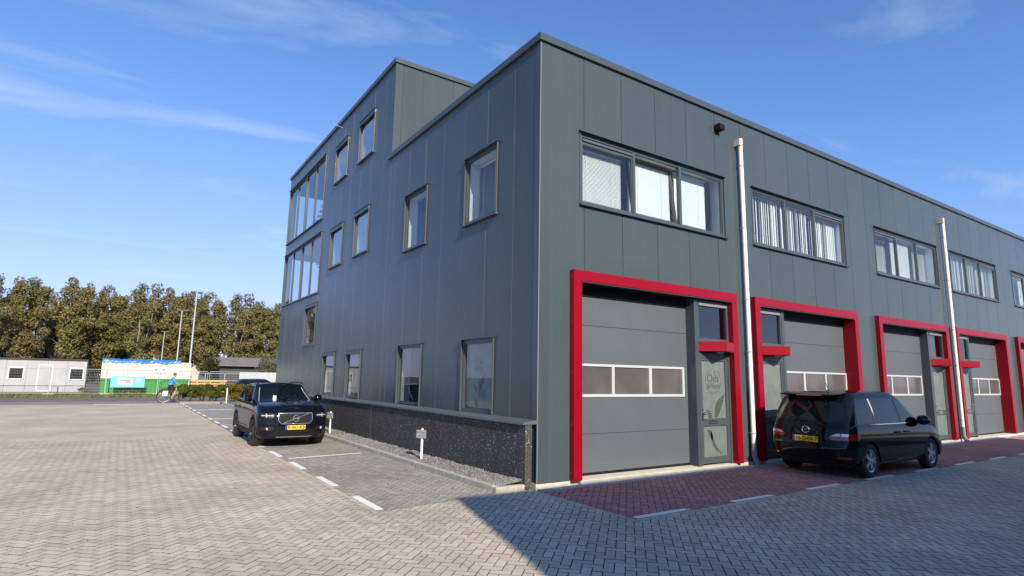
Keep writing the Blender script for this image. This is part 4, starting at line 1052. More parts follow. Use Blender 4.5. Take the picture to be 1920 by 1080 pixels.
        mb = MB(lambda p: (low.nose(0.70, 0.50)+0.016-p[1], s_*0.70+p[0], 0.497+p[2])); mb.lathe([(0.0, 0.0), (0.032, 0.002), (0.036, 0.012)], 14); mb.build('fog_light', M['tailw'], f)
    lo = patch('nose', low, [(0.245, -0.60, 0.60), (0.32, -0.72, 0.72), (0.37, -0.66, 0.66)], M['clad_black'], 'lower_bumper', c, 0.012, 14)
    patch('nose', low, [(0.375, -0.56, 0.56), (0.43, -0.52, 0.52), (0.46, -0.46, 0.46)], M['black'], 'air_intake', c, 0.008, 14)
    patch('nose', low, [(0.40, -0.53, 0.53), (0.412, -0.53, 0.53)], M['clad_black'], 'intake_bar', c, 0.016, 12)
    patch('nose', low, [(0.268, -0.46, 0.46), (0.288, -0.48, 0.48)], M['galv'], 'skid_plate', c, 0.016, 12)
    plate(c, low.nose(0, 0.53)+0.020, 0.525, 1, 'R-061-KB')
    mb = MB(); mb.box(0.93, 0.935, -0.36, -0.27, 1.19, 1.30); mb.build('paper_card', M['white'], c)
    for s_ in (1, -1):
        mb = MB()
        for (x0, z0) in ((-0.30, 0.93), (-1.05, 0.95)): mb.box(x0, x0+0.20, s_*0.925-0.02, s_*0.925+0.02, z0, z0+0.03)
        mb.build('door_handles' if False else 'door_handle', pm, c)
    return c
car1 = suv((-2.17, 9.42, GZ), R(-90)); car1.scale = (0.955, 0.925, 0.955)
tag(car1, 'black compact SUV with chrome grille parked facing the camera beside the plinth', 'car', 'cars parked at the building')

# ---- black people carrier seen from behind ---------------------------------------------
def mpv(loc, rz):
    c = empty('parked_car', loc, rz); pm = paint('mpv_black_paint', (0.003, 0.0036, 0.006), 0.2)
    zt = lambda x: interp([(-2.3, 0.985), (-1.9, 1.0), (0.6, 0.955), (1.2, 0.93), (1.7, 0.86), (2.3, 0.70)], x)[0]
    low = Shell([(0.0, 2.10, -2.02, 0.72, 0.60, 0.55, 2.3), (0.08, 2.18, -2.12, 0.81, 0.58, 0.48, 2.5), (0.18, 2.25, -2.20, 0.855, 0.55, 0.42, 2.6), (0.35, 2.29, -2.235, 0.872, 0.58, 0.44, 2.7), (0.50, 2.29, -2.235, 0.876, 0.60, 0.42, 2.7), (0.56, 2.28, -2.19, 0.876, 0.60, 0.36, 2.8), (0.75, 2.25, -2.155, 0.872, 0.64, 0.34, 2.8), (0.92, 2.19, -2.125, 0.855, 0.70, 0.33, 2.8), (1.0, 2.12, -2.10, 0.835, 0.74, 0.33, 2.7)], 0.20, zt)
    zr = lambda x: interp([(-2.1, 1.50), (-1.75, 1.555), (-1.1, 1.59), (-0.2, 1.595), (0.4, 1.56), (1.2, 1.45)], x)[0]
    gh = Shell([(0.0, 1.42, -2.12, 0.840, 0.55, 0.30, 2.9), (0.25, 1.12, -2.075, 0.815, 0.48, 0.30, 2.9), (0.5, 0.83, -2.01, 0.785, 0.42, 0.30, 2.9), (0.75, 0.56, -1.93, 0.745, 0.36, 0.30, 2.8), (0.92, 0.40, -1.86, 0.70, 0.34, 0.30, 2.6), (1.0, 0.32, -1.80, 0.645, 0.34, 0.30, 2.5)], 0.93, zr)
    axles, rw, zax = (1.375, -1.375), 0.320, 0.320
    body_mesh(low, axles, rw+0.045, zax, pm, 'body', c, 0.05)
    body_mesh(gh, (), 0, 0, pm, 'cabin', c, 0.045)
    for ax in axles: arch(c, ax, 0.862, rw+0.035, zax, 0.030, 0.014, pm)
    underside(c, -1.88, 1.88, 0.76, 0.19, 0.45, axles, 0.40)
    for (x, y) in ((axles[0], 0.755), (axles[0], -0.755), (axles[1], 0.755), (axles[1], -0.755)): wheel(c, x, y, rw, 0.205, 'rimsilver', 5)
    for nm, rows in (('side_window', [(1.0, 0.86, 0.06), (1.15, 0.70, 0.03), (1.30, 0.53, 0.0), (1.455, 0.34, -0.03)]), ('side_window', [(1.005, -0.05, -0.98), (1.15, -0.08, -1.01), (1.30, -0.11, -1.03), (1.475, -0.15, -1.05)]), ('side_window', [(1.02, -1.06, -1.78), (1.15, -1.09, -1.77), (1.30, -1.12, -1.72), (1.465, -1.16, -1.62)])):
        patch('side', gh, rows, M['carglass'], nm, c, 0.005, 6, True)
    patch('side', gh, [(0.985, -1.0, -1.045), (1.15, -1.03, -1.075), (1.30, -1.05, -1.105), (1.47, -1.08, -1.14)], M['galv'], 'pillar_strip', c, 0.008, 3, True)
    patch('side', gh, [(0.975, 0.98, -1.86), (0.988, 0.96, -1.86)], M['chrome'], 'belt_strip', c, 0.004, 14, True)
    P = []
    for v in np.linspace(0.05, 0.93, 8):
        xf, xr, w, cf, cr, n_ = gh.prm(v); P.append([(gh.nose(abs(w*0.9*k/8), gh.z(v, xf-0.1))+0.005, w*0.9*k/8, gh.z(v, xf-0.1)) for k in range(-8, 9)])
    mb = MB(); mb.grid(P); mb.build('windscreen', M['carglass'], c, auto=40)
    patch('tail', gh, [(1.03, -0.70, 0.70), (1.10, -0.74, 0.74), (1.25, -0.73, 0.73), (1.40, -0.69, 0.69), (1.47, -0.65, 0.65)], M['carglass'], 'rear_window', c, 0.006, 14)
    # roof spoiler with the high brake light, aerial, wiper
    mb = MB(); P = [[(x, y*w_, z) for y in np.linspace(-1, 1, 11)] for x, z, w_ in ((-1.62, 1.592, 0.60), (-1.82, 1.574, 0.62), (-1.96, 1.545, 0.63), (-1.965, 1.525, 0.63), (-1.82, 1.510, 0.62))]; mb.grid(P); mb.build('roof_spoiler', pm, c, auto=40)
    mb = MB(); mb.box(-1.978, -1.955, -0.26, 0.26, 1.515, 1.54); mb.build('brake_light', M['tail'], c)
    mb = MB(); mb.lathe([(0.03, 1.585), (0.02, 1.62), (0.0, 1.625)], 10, 'z', (-1.40, -0.12, 0)); mb.tube([(-1.40, -0.12, 1.61), (-1.50, -0.12, 1.76)], 0.006, 6); mb.build('aerial', M['black'], c)
    mb = MB(); mb.tube([(gh.nose(0.0, 1.03, True)-0.02, 0.02, 1.03), (gh.nose(0.30, 1.10, True)-0.02, 0.36, 1.10)], 0.009, 6); mb.build('rear_wiper', M['black'], c)
    # tailgate shut lines and lamps
    for s_ in (1, -1):
        def tl(rows, m, nm, off, par):
            mb = MB(); P = [[(low.nose(lerp(a0, a1, k/8), z, True)-off, s_*lerp(a0, a1, k/8), z) for k in range(9)] for z, a0, a1 in rows]; mb.grid(P); return mb.build(nm, m, par, auto=40)
        t = tl([(0.705, 0.50, 0.862), (0.735, 0.455, 0.868), (0.77, 0.47, 0.866), (0.80, 0.52, 0.864), (0.83, 0.58, 0.855)], M['tail'], 'tail_light', 0.007, c)
        tl([(0.775, 0.50, 0.655), (0.80, 0.54, 0.655), (0.825, 0.60, 0.655)], M['tailw'], 'reversing_lamp', 0.012, t)
        tl([(0.775, 0.675, 0.775), (0.80, 0.675, 0.785), (0.828, 0.675, 0.775)], M['tailw'], 'indicator_lamp', 0.012, t)
        tl([(0.36, 0.60, 0.80), (0.385, 0.57, 0.81), (0.405, 0.62, 0.80)], M['tail'], 'rear_reflector', 0.006, c)
        patch('side', low, [(0.715, -1.84, -2.02), (0.76, -1.80, -2.03), (0.81, -1.78, -2.03)], M['tail'], 'tail_light_side', t, 0.005, 4, False) if s_ == 1 else None
    mb = MB(); P = [[(low.nose(lerp(a0, a1, k/4), z, True)-0.0, 0, 0) for k in range(2)] for z, a0, a1 in ((0.7, 0.3, 0.4),)]
    mb = MB(); P = []
    for z, a0, a1 in ((0.715, -2.02, -1.84), (0.76, -2.03, -1.80), (0.81, -2.03, -1.78)): P.append([(lerp(a0, a1, k/4), -(low.side(lerp(a0, a1, k/4), z)+0.005), z) for k in range(5)])
    mb.grid(P); mb.build('tail_light', M['tail'], c, auto=40)
    patch('tail', low, [(0.612, -0.30, 0.30), (0.63, -0.32, 0.32), (0.775, -0.34, 0.34), (0.79, -0.32, 0.32)], pm, 'plate_recess', c, 0.002, 8)
    plate(c, low.nose(0, 0.69, True)-0.016, 0.690, -1, '10-SHN-7')
    mb = MB(lambda p: (low.nose(0, 0.865, True)-0.016+p[1], p[0], 0.865+p[2])); N = 30
    ringp = [(0.075*math.cos(2*math.pi*k/N), 0, 0.060*math.sin(2*math.pi*k/N)) for k in range(N+2)]
    mb.tube(ringp, 0.008, 6); mb.tube([(-0.062, 0, 0.022), (-0.03, 0, 0.024), (0.0, 0, -0.012), (0.03, 0, 0.024), (0.062, 0, 0.022)], 0.007, 6); mb.build('emblem', M['chrome'], c, auto=50)
    bm_ = Matrix(((0, 0, -1, low.nose(0.55, 0.60, True)-0.010), (-1, 0, 0, 0.56), (0, 1, 0, 0.615), (0, 0, 0, 1)))
    text_part('mazda5', 0.055, M['chrome'], c, bm_, 'badge', 0.002)
    patch('tail', low, [(0.575, -0.80, 0.80), (0.59, -0.80, 0.80)], M['black'], 'bumper_gap', c, 0.004, 14)
    patch('tail', low, [(0.215, -0.55, 0.55), (0.30, -0.60, 0.60), (0.33, -0.58, 0.58)], M['clad_black'], 'rear_valance', c, 0.008, 12)
    for s_ in (1, -1):
        mb = MB(); mb.lathe([(0.0, -0.12), (0.06, -0.11), (0.095, -0.05), (0.10, 0.03), (0.08, 0.10), (0.0, 0.12)], 14, 'y', (0.86, s_*0.945, 1.03)); mb.build('door_mirror', pm, c, auto=50)
        for (x0, z0) in ((-0.05, 0.80), (-0.20, 0.80)): pass
        mb = MB(); mb.box(0.10, 0.30, s_*0.885-0.015, s_*0.885+0.012, 0.80, 0.83); mb.build('door_handle', pm, c); mb = MB(); mb.box(-0.32, -0.12, s_*0.885-0.015, s_*0.885+0.012, 0.80, 0.83); mb.build('door_handle', pm, c)
    patch('side', low, [(0.24, -0.95, 0.95), (0.255, -0.95, 0.95)], M['galv'], 'sill_line', c, 0.005, 10, True)
    patch('nose', low, [(0.34, -0.5, 0.5), (0.42, -0.55, 0.55), (0.48, -0.5, 0.5)], M['black'], 'grille', c, 0.008, 10)
    patch('nose', low, [(0.60, 0.45, 0.80), (0.66, 0.48, 0.84), (0.72, 0.6, 0.84)], M['lampglass'], 'headlight', c, 0.008, 6, True)
    return c
car2 = mpv((7.86, -1.42, GZ), 0.0); car2.scale = (1, 1, 1.035)
tag(car2, 'black people carrier seen from behind parked in front of the red portals', 'car', 'cars parked at the building')

# ---- dark estate car far off behind the hedge -------------------------------------------
def estate(loc, rz):
    c = empty('parked_car', loc, rz); pm = paint('estate_dark_blue', (0.008, 0.011, 0.022), 0.22)
    zt = lambda x: interp([(-2.3, 0.93), (0.6, 0.92), (1.3, 0.88), (2.3, 0.70)], x)[0]
    low = Shell([(0.0, 2.1, -2.1, 0.84, 0.5, 0.4, 2.5), (0.35, 2.25, -2.22, 0.90, 0.5, 0.4, 2.7), (0.75, 2.2, -2.2, 0.90, 0.5, 0.36, 2.7), (1.0, 2.1, -2.1, 0.86, 0.6, 0.35, 2.6)], 0.20, zt)
    zr = lambda x: interp([(-2.1, 1.33), (-1.4, 1.40), (-0.3, 1.42), (0.5, 1.36)], x)[0]
    gh = Shell([(0.0, 1.25, -2.12, 0.85, 0.5, 0.3, 2.5), (0.5, 0.72, -1.90, 0.75, 0.4, 0.3, 2.5), (1.0, 0.2, -1.62, 0.62, 0.3, 0.28, 2.4)], 0.90, zr)
    body_mesh(low, (1.4, -1.4), 0.37, 0.33, pm, 'body', c, 0.05); body_mesh(gh, (), 0, 0, pm, 'cabin', c, 0.04)
    underside(c, -2.0, 2.0, 0.88, 0.17, 0.45, (1.4, -1.4), 0.42)
    for x in (1.4, -1.4):
        for y in (0.78, -0.78): wheel(c, x, y, 0.33, 0.21, 'rimsilver', 7)
    for rows in ([(0.97, 0.75, -0.05), (1.15, 0.52, -0.07), (1.32, 0.25, -0.1)], [(0.97, -0.13, -0.95), (1.15, -0.15, -0.96), (1.33, -0.18, -0.95)], [(0.98, -1.03, -1.70), (1.15, -1.04, -1.62), (1.31, -1.02, -1.45)]): patch('side', gh, rows, M['carglass'], 'side_window', c, 0.005, 5, True)
    patch('tail', gh, [(0.98, -0.62, 0.62), (1.15, -0.6, 0.6), (1.28, -0.52, 0.52)], M['carglass'], 'rear_window', c, 0.006, 6)
    patch('tail', low, [(0.74, 0.50, 0.86), (0.80, 0.45, 0.86), (0.87, 0.52, 0.85)], M['tail'], 'tail_light', c, 0.008, 6, True)
    patch('side', low, [(0.76, -1.80, -2.10), (0.86, -1.85, -2.08)], M['tail'], 'tail_light', c, 0.006, 4, True)
    patch('nose', low, [(0.60, 0.48, 0.80), (0.70, 0.55, 0.84)], M['lampglass'], 'headlight', c, 0.008, 6, True)
    return c
car3 = estate((2.75, 37.6, GZ), R(3))
tag(car3, 'dark blue estate car with red tail light beyond the hedge', 'car')
# ------------------------------------------------------------------ sign posts by the plinth
def sign_post(loc, label, lines, h=0.66, sign=True, r=0.026):
    c = empty('sign_post', loc); mb = MB(); mb.tube([(0, 0, -0.05), (0, 0, h)], r, 12); mb.build('post', M['white'], c, auto=40)
    mb = MB(); mb.lathe([(r, h), (r*0.7, h+0.012), (0, h+0.016)], 12, 'z'); mb.build('post_cap', M['white'], c)
    if sign:
        # the little board faces the bays: normal towards -X and a little -Y
        rot = Matrix.Rotation(R(-62), 4, 'Z')
        T = lambda p: rot @ Vector(p)
        mb = MB(T); mb.box(-0.125, 0.125, -0.040, -0.030, h-0.185, h-0.02); b = mb.build('board', mat('sign_grey', (0.30, 0.31, 0.31), 0.4), c, bevel=0.003)
        for k, (t, sz) in enumerate(lines):
            basis = rot @ Matrix(((1, 0, 0, 0), (0, 0, -1, -0.0405), (0, 1, 0, h-0.07-0.07*k), (0, 0, 0, 1)))
            text_part(t, sz, M['ink'], b, basis, 'lettering', 0.0006)
    return tag(c, label, 'sign', 'parking signs on white posts')
sign_post((-0.53, 3.37, GZ+0.06), 'small grey parking sign on white post near the building corner', [('BEZOEKERS', 0.045), ('OILS & NUTS', 0.036)])
sign_post((-0.60, 9.62, GZ+0.06), 'small grey parking sign on white post just in front of the black SUV', [('BEZOEKERS', 0.045), ('OILS & NUTS', 0.036)])
p3 = sign_post((-0.72, 29.4, GZ), 'bare white marker post in front of the hedge', [], 0.95, False, 0.035)

# ------------------------------------------------------------------ road, cycle path, verge
sheet('cycle_path', rect(-80, 60, 31.35, 34.9), GZ+0.002, M['cyclered'])
sheet('road', rect(-80, 60, 34.9, 41.4), GZ+0.0, M['asphalt'])
mb = MB(); x = -60
while x < 30:
    mb2 = MB(); mb2.box(x, x+0.996, 31.25, 31.37, GZ-0.05, GZ+0.012); 
    if -8 < x < 4: mb2.build('kerb_stone', M['concrete'], kerb)
    x += 1.0
mb = MB(); mb.prism([(-2.9, 31.37), (-0.80, 31.37), (-0.80, 30.6), (6, 30.6), (6, 33.3), (-2.95, 33.3)], 'z', GZ-0.05, GZ+0.10); pb = mb.build('planting_bed', mat('bed_soil', (0.30, 0.22, 0.17), 0.95, noise=0.3, nscale=3), None); pb['kind'] = 'structure'
# grass of the verge: blades as one mass
gr = MB(); M['blade'] = tone_mat('grass_blades', (0.07, 0.085, 0.022), (0.19, 0.18, 0.06), 'tone', speck=0.05)
for n in range(9000):
    x = rnd.uniform(-16, 8); y = rnd.uniform(41.5, 46.6); h = rnd.uniform(0.06, 0.2); a = rnd.uniform(0, 3.14); w = 0.03; gr.tone = rnd.random()
    dx, dy = math.cos(a)*w, math.sin(a)*w; lx, ly = rnd.gauss(0, 0.04), rnd.gauss(0, 0.04)
    gr.face([(x-dx, y-dy, GZ-0.02), (x+dx, y+dy, GZ-0.02), (x+lx, y+ly, GZ+h)])
tag(gr.build('verge_grass', M['blade'], None, recalc=False, attr=True), 'rough grass verge in front of the site fence', 'grass', kind='stuff')

# ------------------------------------------------------------------ leaves, bushes, trees
def leaf_mat(name, dark, light, trans=0.45):
    m = bpy.data.materials.new(name); m.use_nodes = True
    n, l = m.node_tree.nodes, m.node_tree.links; b = n['Principled BSDF']; b.inputs['Roughness'].default_value = 0.55; b.inputs['Specular IOR Level'].default_value = 0.3
    a = n.new('ShaderNodeAttribute'); a.attribute_name = 'tone'
    r = n.new('ShaderNodeMix'); r.data_type = 'RGBA'; r.inputs['A'].default_value = (*dark, 1); r.inputs['B'].default_value = (*light, 1); l.new(a.outputs['Fac'], r.inputs['Factor'])
    l.new(r.outputs['Result'], b.inputs['Base Color'])
    t = n.new('ShaderNodeBsdfTranslucent'); l.new(r.outputs['Result'], t.inputs[0]); mx = n.new('ShaderNodeMixShader'); mx.inputs[0].default_value = trans
    l.new(b.outputs[0], mx.inputs[1]); l.new(t.outputs[0], mx.inputs[2]); l.new(mx.outputs[0], n['Material Output'].inputs[0])
    return m
M['poplar'] = leaf_mat('poplar_leaves', (0.13, 0.135, 0.045), (0.36, 0.30, 0.12))
M['willow'] = leaf_mat('willow_leaves', (0.105, 0.12, 0.055), (0.26, 0.27, 0.15))
M['hedge'] = leaf_mat('hedge_leaves', (0.042, 0.072, 0.010), (0.19, 0.215, 0.026))
M['hedge_y'] = leaf_mat('hedge_yellow_leaves', (0.08, 0.085, 0.008), (0.30, 0.25, 0.02))
M['dkgreen'] = leaf_mat('dark_leaves', (0.028, 0.038, 0.012), (0.085, 0.088, 0.03))
def leaves(mb, r, centre, rad, n, size, tone=(0, 1), up=0.0):
    cx, cy, cz = centre; rx, ry, rz = rad if isinstance(rad, tuple) else (rad, rad, rad)
    for _ in range(n):
        while True:
            p = (r.uniform(-1, 1), r.uniform(-1, 1), r.uniform(-1, 1)); q = p[0]**2+p[1]**2+p[2]**2
            if q < 1 and (q > 0.25 or r.random() < 0.4): break
        s = size*r.uniform(0.6, 1.3)
        nrm = Vector((p[0]+r.gauss(0, 0.6), p[1]+r.gauss(0, 0.6), p[2]+0.3+r.gauss(0, 0.6))).normalized()
        u = nrm.orthogonal().normalized(); u = (Matrix.Rotation(r.uniform(0, 6.28), 3, nrm) @ u); w = nrm.cross(u)
        c = Vector((cx+p[0]*rx, cy+p[1]*ry, cz+p[2]*rz))
        mb.tone = lerp(tone[0], tone[1], r.random())
        mb.face([c-u*s*0.55, c+w*s*0.4, c+u*s*0.55, c-w*s*0.4])
def poplar_meshes(seed, H=17.0, W=3.5):
    r = random.Random(seed); tk = MB(); cr = MB()
    bh = H*0.16
    tk.tube([(0, 0, -0.2), (r.gauss(0, .1), r.gauss(0, .1), bh), (r.gauss(0, .25), r.gauss(0, .25), H*0.5), (r.gauss(0, .3), r.gauss(0, .3), H*0.85)], [0.30, 0.24, 0.15, 0.03], 8)
    tops = []
    for k in range(r.randint(4, 6)):                     # several upright leaders
        a = r.uniform(0, 6.28); d = r.uniform(0.35, 0.8)*W; zt = H*r.uniform(0.80, 1.0)
        x, y = math.cos(a)*d, math.sin(a)*d
        tk.tube([(0, 0, bh*r.uniform(0.8, 1.6)), (x*0.5, y*0.5, H*0.33), (x*0.9, y*0.9, H*0.6), (x, y, zt*0.93)], [0.13, 0.10, 0.07, 0.02], 5); tops.append((x, y, zt))
    tops.append((0, 0, H))
    for k in range(26):
        t = r.choice(tops); z = r.uniform(bh*0.9, t[2]*0.8); f = z/H
        a = r.uniform(0, 6.28); L = W*0.75*r.uniform(0.5, 1.0)
        tk.tube([(t[0]*f, t[1]*f, z), (t[0]*f+math.cos(a)*L*0.6, t[1]*f+math.sin(a)*L*0.6, z+0.8), (t[0]*f+math.cos(a)*L, t[1]*f+math.sin(a)*L, z+1.6)], [0.05, 0.035, 0.012], 4, False)
    for t in tops:
        nb = r.randint(15, 19)
        for k in range(nb):
            q = (k+r.random())/nb; z = lerp(H*0.17, t[2]-0.5, q)
            wz = W*1.15*(0.52*math.sin(math.pi*min(1, (q*0.86+0.16)))**0.8+0.06)
            a = r.uniform(0, 6.28); d = wz*r.uniform(0.0, 1.05); f = min(1, 0.35+q*0.7)
            leaves(cr, r, (t[0]*f+math.cos(a)*d, t[1]*f+math.sin(a)*d, z), (r.uniform(0.65, 1.2), r.uniform(0.65, 1.2), r.uniform(0.7, 1.3)), 150, 0.31, (r.uniform(0, 0.5), r.uniform(0.5, 1.0)))
    return tk.mesh('trunk', M['bark'], smooth=True), cr.mesh('crown', M['poplar'], recalc=False, attr=True)
PM = [poplar_meshes(s, 17.0, w) for s, w in ((11, 3.5), (12, 3.2), (13, 3.8), (14, 3.4))]
poplars = []
def poplar(x, y, s, k, rz, label, group='poplars in the row behind the site'):
    c = empty('poplar_tree', (x, y, GZ), rz)
    for nm, me in (('trunk', PM[k][0]), ('crown', PM[k][1])):
        o = bpy.data.objects.new(nm, me); COL.objects.link(o); o.parent = c
    c.scale = (s, s, s*1.0); return tag(c, label, 'tree', group)
def col_x(px, y):                                     # X on the plane at depth y under an image column near the horizon
    d = fwd + rgt*((px-960)/FPX) - upv*((700-540)/FPX); t = (y-CAM.y)/d.y; return CAM.x+d.x*t
row = [(-30, 112, .98, 2, 'poplar at the far left end of the tree row'), (40, 116, 1.0, 1, 'poplar second from the left end of the tree row'), (115, 112, 1.02, 0, 'tall poplar above the left part of the white container'),
       (185, 117, 1.0, 3, 'poplar above the container left of the fence banner'), (248, 112, 1.01, 2, 'broad poplar above the turquoise fence banner'), (303, 116, 1.03, 0, 'poplar behind the farthest floodlight mast'), (345, 118, 1.0, 1, 'poplar between the two nearer floodlight masts'), (381, 113, .99, 3, 'poplar just right of the tallest floodlight mast'),
       (432, 110, .97, 2, 'poplar with pale bare trunk above the timber stack'), (478, 117, .95, 1, 'poplar above the dark estate car'), (512, 112, .93, 0, 'poplar partly hidden behind the building edge')]
for px, y, s, k, lab in row: poplars.append(poplar(col_x(px, y), y, s, k, rnd.uniform(0, 6.28), lab))
for n, (px, y, s, k) in enumerate(((80, 128, .95, 2), (220, 130, .98, 1), (325, 131, .92, 3), (400, 129, .86, 0), (150, 126, .97, 3), (276, 125, .96, 2), (456, 127, .93, 1), (5, 127, .95, 0))):
    poplar(col_x(px, y), y, s, k, rnd.uniform(0, 6.28), ['half hidden rear poplar between the second and third poplars from the left', 'half hidden rear poplar left of the turquoise banner', 'half hidden rear poplar between the two nearer floodlight masts', 'half hidden rear poplar in the gap left of the white high rise', 'half hidden rear poplar above the gap between hut and container', 'half hidden rear poplar above the left end of the container', 'half hidden rear poplar right of the pale poplar trunk', 'half hidden rear poplar above the site hut'][n], 'poplars of the second row')
# trees west of the street, outside the picture, mirrored in the side windows
for n, (x, y, s) in enumerate(((-46, 2, .8), (-50, 16, .85), (-47, 30, .8), (-52, 44, .85))):
    poplar(x, y, s, n % 4, rnd.uniform(0, 6.28), ['southernmost poplar west of the street', 'poplar west of the street opposite the parked SUV', 'poplar west of the street near the cycle path', 'poplar west of the street beyond the road'][n], 'poplars west of the street')

def bush(name, loc, rad, n, size, m, label, cat, stems=6, seed=1, clumps=14, group=None):
    r = random.Random(seed); c = empty(name, loc); tk = MB(); cr = MB()
    for k in range(stems):
        a = r.uniform(0, 6.28); d = r.uniform(0.1, 0.8)
        tk.tube([(math.cos(a)*d*rad[0]*0.6, math.sin(a)*d*rad[1]*0.6, -0.05), (math.cos(a)*d*rad[0]*0.75, math.sin(a)*d*rad[1]*0.75, rad[2]*0.9), (math.cos(a)*d*rad[0], math.sin(a)*d*rad[1], rad[2]*1.5)], [0.03*max(1, rad[2]), 0.02*max(1, rad[2]), 0.006], 5)
    tk.build('stem', M['bark'], c, smooth=True)
    for k in range(clumps):
        while True:
            p = (r.uniform(-1, 1), r.uniform(-1, 1), r.uniform(-0.75, 1))
            if p[0]**2+p[1]**2+p[2]**2 < 1: break
        leaves(cr, r, (p[0]*rad[0]*0.8, p[1]*rad[1]*0.8, rad[2]*(1+p[2]*0.8)), tuple(q*0.38*r.uniform(0.7, 1.2) for q in rad), n//clumps, size, (r.uniform(0, .4), r.uniform(.55, 1)))
    cr.build('foliage', M[m], c, recalc=False, attr=True)
    return tag(c, label, cat, group)
bush('willow_bush', (17.0, 84, GZ), (7.0, 3.5, 3.6), 9000, 0.26, 'willow', 'pale grey green willow bush beside the building edge', 'bush', 8, 5, 26)
bush('willow_bush', (12.0, 78, GZ), (3.2, 2, 2.1), 3600, 0.22, 'willow', 'small pale bush left of the larger willow bush', 'bush', 5, 6, 14)
for n, (x, y, rx, h) in enumerate(((1.0, 96, 2.0, 2.0), (-4, 99, 2.4, 1.7), (5.2, 92, 1.6, 2.2), (-9, 98, 3, 1.8))):
    bush('dark_shrub', (x, y, GZ), (rx, 1.5, h), 2200, 0.24, 'dkgreen', ['tall dark shrub right of the white container', 'dark shrub behind the container roof', 'dark shrub below the pale poplar trunk', 'dark shrub behind the left end of the container'][n], 'shrub', 5, 20+n, 14)
# hedge along the end of the parking bays
def hedge(loc, lx, ly, h, n, m, label, seed, size=0.075):
    r = random.Random(seed); c = empty('hedge', loc); cr = MB(); tk = MB()
    for k in range(int(max(lx, ly)*3.2)):
        x = r.uniform(-lx/2, lx/2)*0.95; y = r.uniform(-ly/2, ly/2)*0.9
        for _ in range(3): tk.tube([(x, y, -0.05), (x+r.gauss(0, .09), y+r.gauss(0, .09), 0.35), (x+r.gauss(0, .2), y+r.gauss(0, .2), h*0.8)], [0.016, 0.012, 0.004], 5)
    tk.build('stem', M['bark'], c, smooth=True)
    per = int(n/ (lx*ly*9)) if lx*ly > 0 else 10
    for k in range(int(lx*ly*26)):
        x = r.uniform(-lx/2, lx/2); y = r.uniform(-ly/2, ly/2); z = r.uniform(0.30, h)
        if z > h*0.8 and r.random() < 0.4: z *= 0.9
        leaves(cr, r, (x, y, z), (0.2, 0.2, 0.16), n//int(lx*ly*26), size, (r.uniform(0, .35), r.uniform(.45, 1)))
    cr.build('foliage', M[m], c, recalc=False, attr=True)
    return tag(c, label, 'hedge')
hedge((-1.55, 32.3, GZ+0.1), 2.7, 0.95, 0.98, 17000, 'hedge', 'clipped dark green hedge at the end of the parking bays', 31)
hedge((0.35, 31.7, GZ+0.1), 1.5, 1.6, 1.0, 12000, 'hedge_y', 'yellowish green shrub at the right end of the hedge', 32)

# ------------------------------------------------------------------ container with tarpaulin
def corr_mat(): return mat('container_white', (0.56, 0.54, 0.49), 0.55, noise=0.06, nscale=0.8), mat('container_green', (0.03, 0.25, 0.03), 0.5, noise=0.10, nscale=0.8)
cwm, cgm = corr_mat()
ct = empty('site_container', (-4.18, 48.6, GZ)); tag(ct, 'white and green corrugated site container behind the fence', 'container')
CX, CD, CH, CG = 3.05, 1.22, 2.60, 1.22
def corrugated(x0, x1, z0, z1, y, m, nm):
    mb = MB(); P = [[], []]; x = x0; k = 0; seq = ((0.0, 0.11), (0.04, 0.03), (0.04, 0.11), (0.0, 0.03))
    while x < x1:
        d, w = seq[k % 4]; P[0].append((x, y+d, z0)); P[1].append((x, y+d, z1)); x += w; k += 1
    mb.grid(P); mb.build(nm, m, ct, recalc=False)
corrugated(-CX, CX, 0.14, CG, -CD, cgm, 'lower_wall'); corrugated(-CX, CX, CG+0.04, CH-0.12, -CD, cwm, 'upper_wall')
mb = MB(); mb.box(-CX-0.01, CX+0.01, -CD-0.02, -CD+0.06, CG, CG+0.04); mb.box(-CX, CX, -CD-0.01, -CD+0.08, 0.02, 0.14); mb.build('lower_rail', cgm, ct)
mb = MB(); mb.box(-CX, CX, -CD-0.01, -CD+0.08, CH-0.12, CH); mb.box(-CX-0.01, -CX+0.08, -CD-0.022, -CD+0.08, CG+0.04, CH); mb.box(CX-0.08, CX+0.01, -CD-0.022, -CD+0.08, CG+0.04, CH); mb.build('upper_rail', cwm, ct)
mb = MB(); mb.box(-CX, CX, -CD+0.06, CD, 0.05, CH-0.02); mb.build('container_body', cwm, ct)
mb = MB(); mb.box(0.40, 1.30, -CD-0.030, -CD-0.022, 1.72, 2.12); sg_ = mb.build('container_sign', mat('sign_pale', (0.66, 0.78, 0.74), 0.5), ct)
for (x0, x1, z0, z1) in ((0.47, 0.67, 1.95, 2.06), (1.03, 1.23, 1.95, 2.06), (0.47, 1.23, 1.78, 1.82)):
    mb = MB(); mb.box(x0, x1, -CD-0.034, -CD-0.0305, z0, z1); mb.build('sign_mark', mat('sign_teal', (0.05, 0.30, 0.30), 0.5), sg_)
tp = MB(); rr = random.Random(4); P = []
NX = 36
for j, (yy, zz) in enumerate(((-CD-0.05, CH-0.10), (-CD-0.04, CH+0.04), (-CD*0.4, CH+0.20), (CD*0.4, CH+0.20), (CD, CH+0.05))):
    P.append([(-CX+ (2*CX-0.75)*k/NX, yy+rr.uniform(-0.015, 0.015), zz+rr.uniform(-0.05, 0.035)+(0.04*math.sin(k*0.6) if j < 2 else 0)) for k in range(NX+1)])
tp.grid(P); tt = tp.build('tarpaulin', mat('blue_tarpaulin', (0.035, 0.19, 0.52), 0.4, noise=0.3, nscale=2), None, (-4.18, 48.6, GZ+0.012), recalc=False)
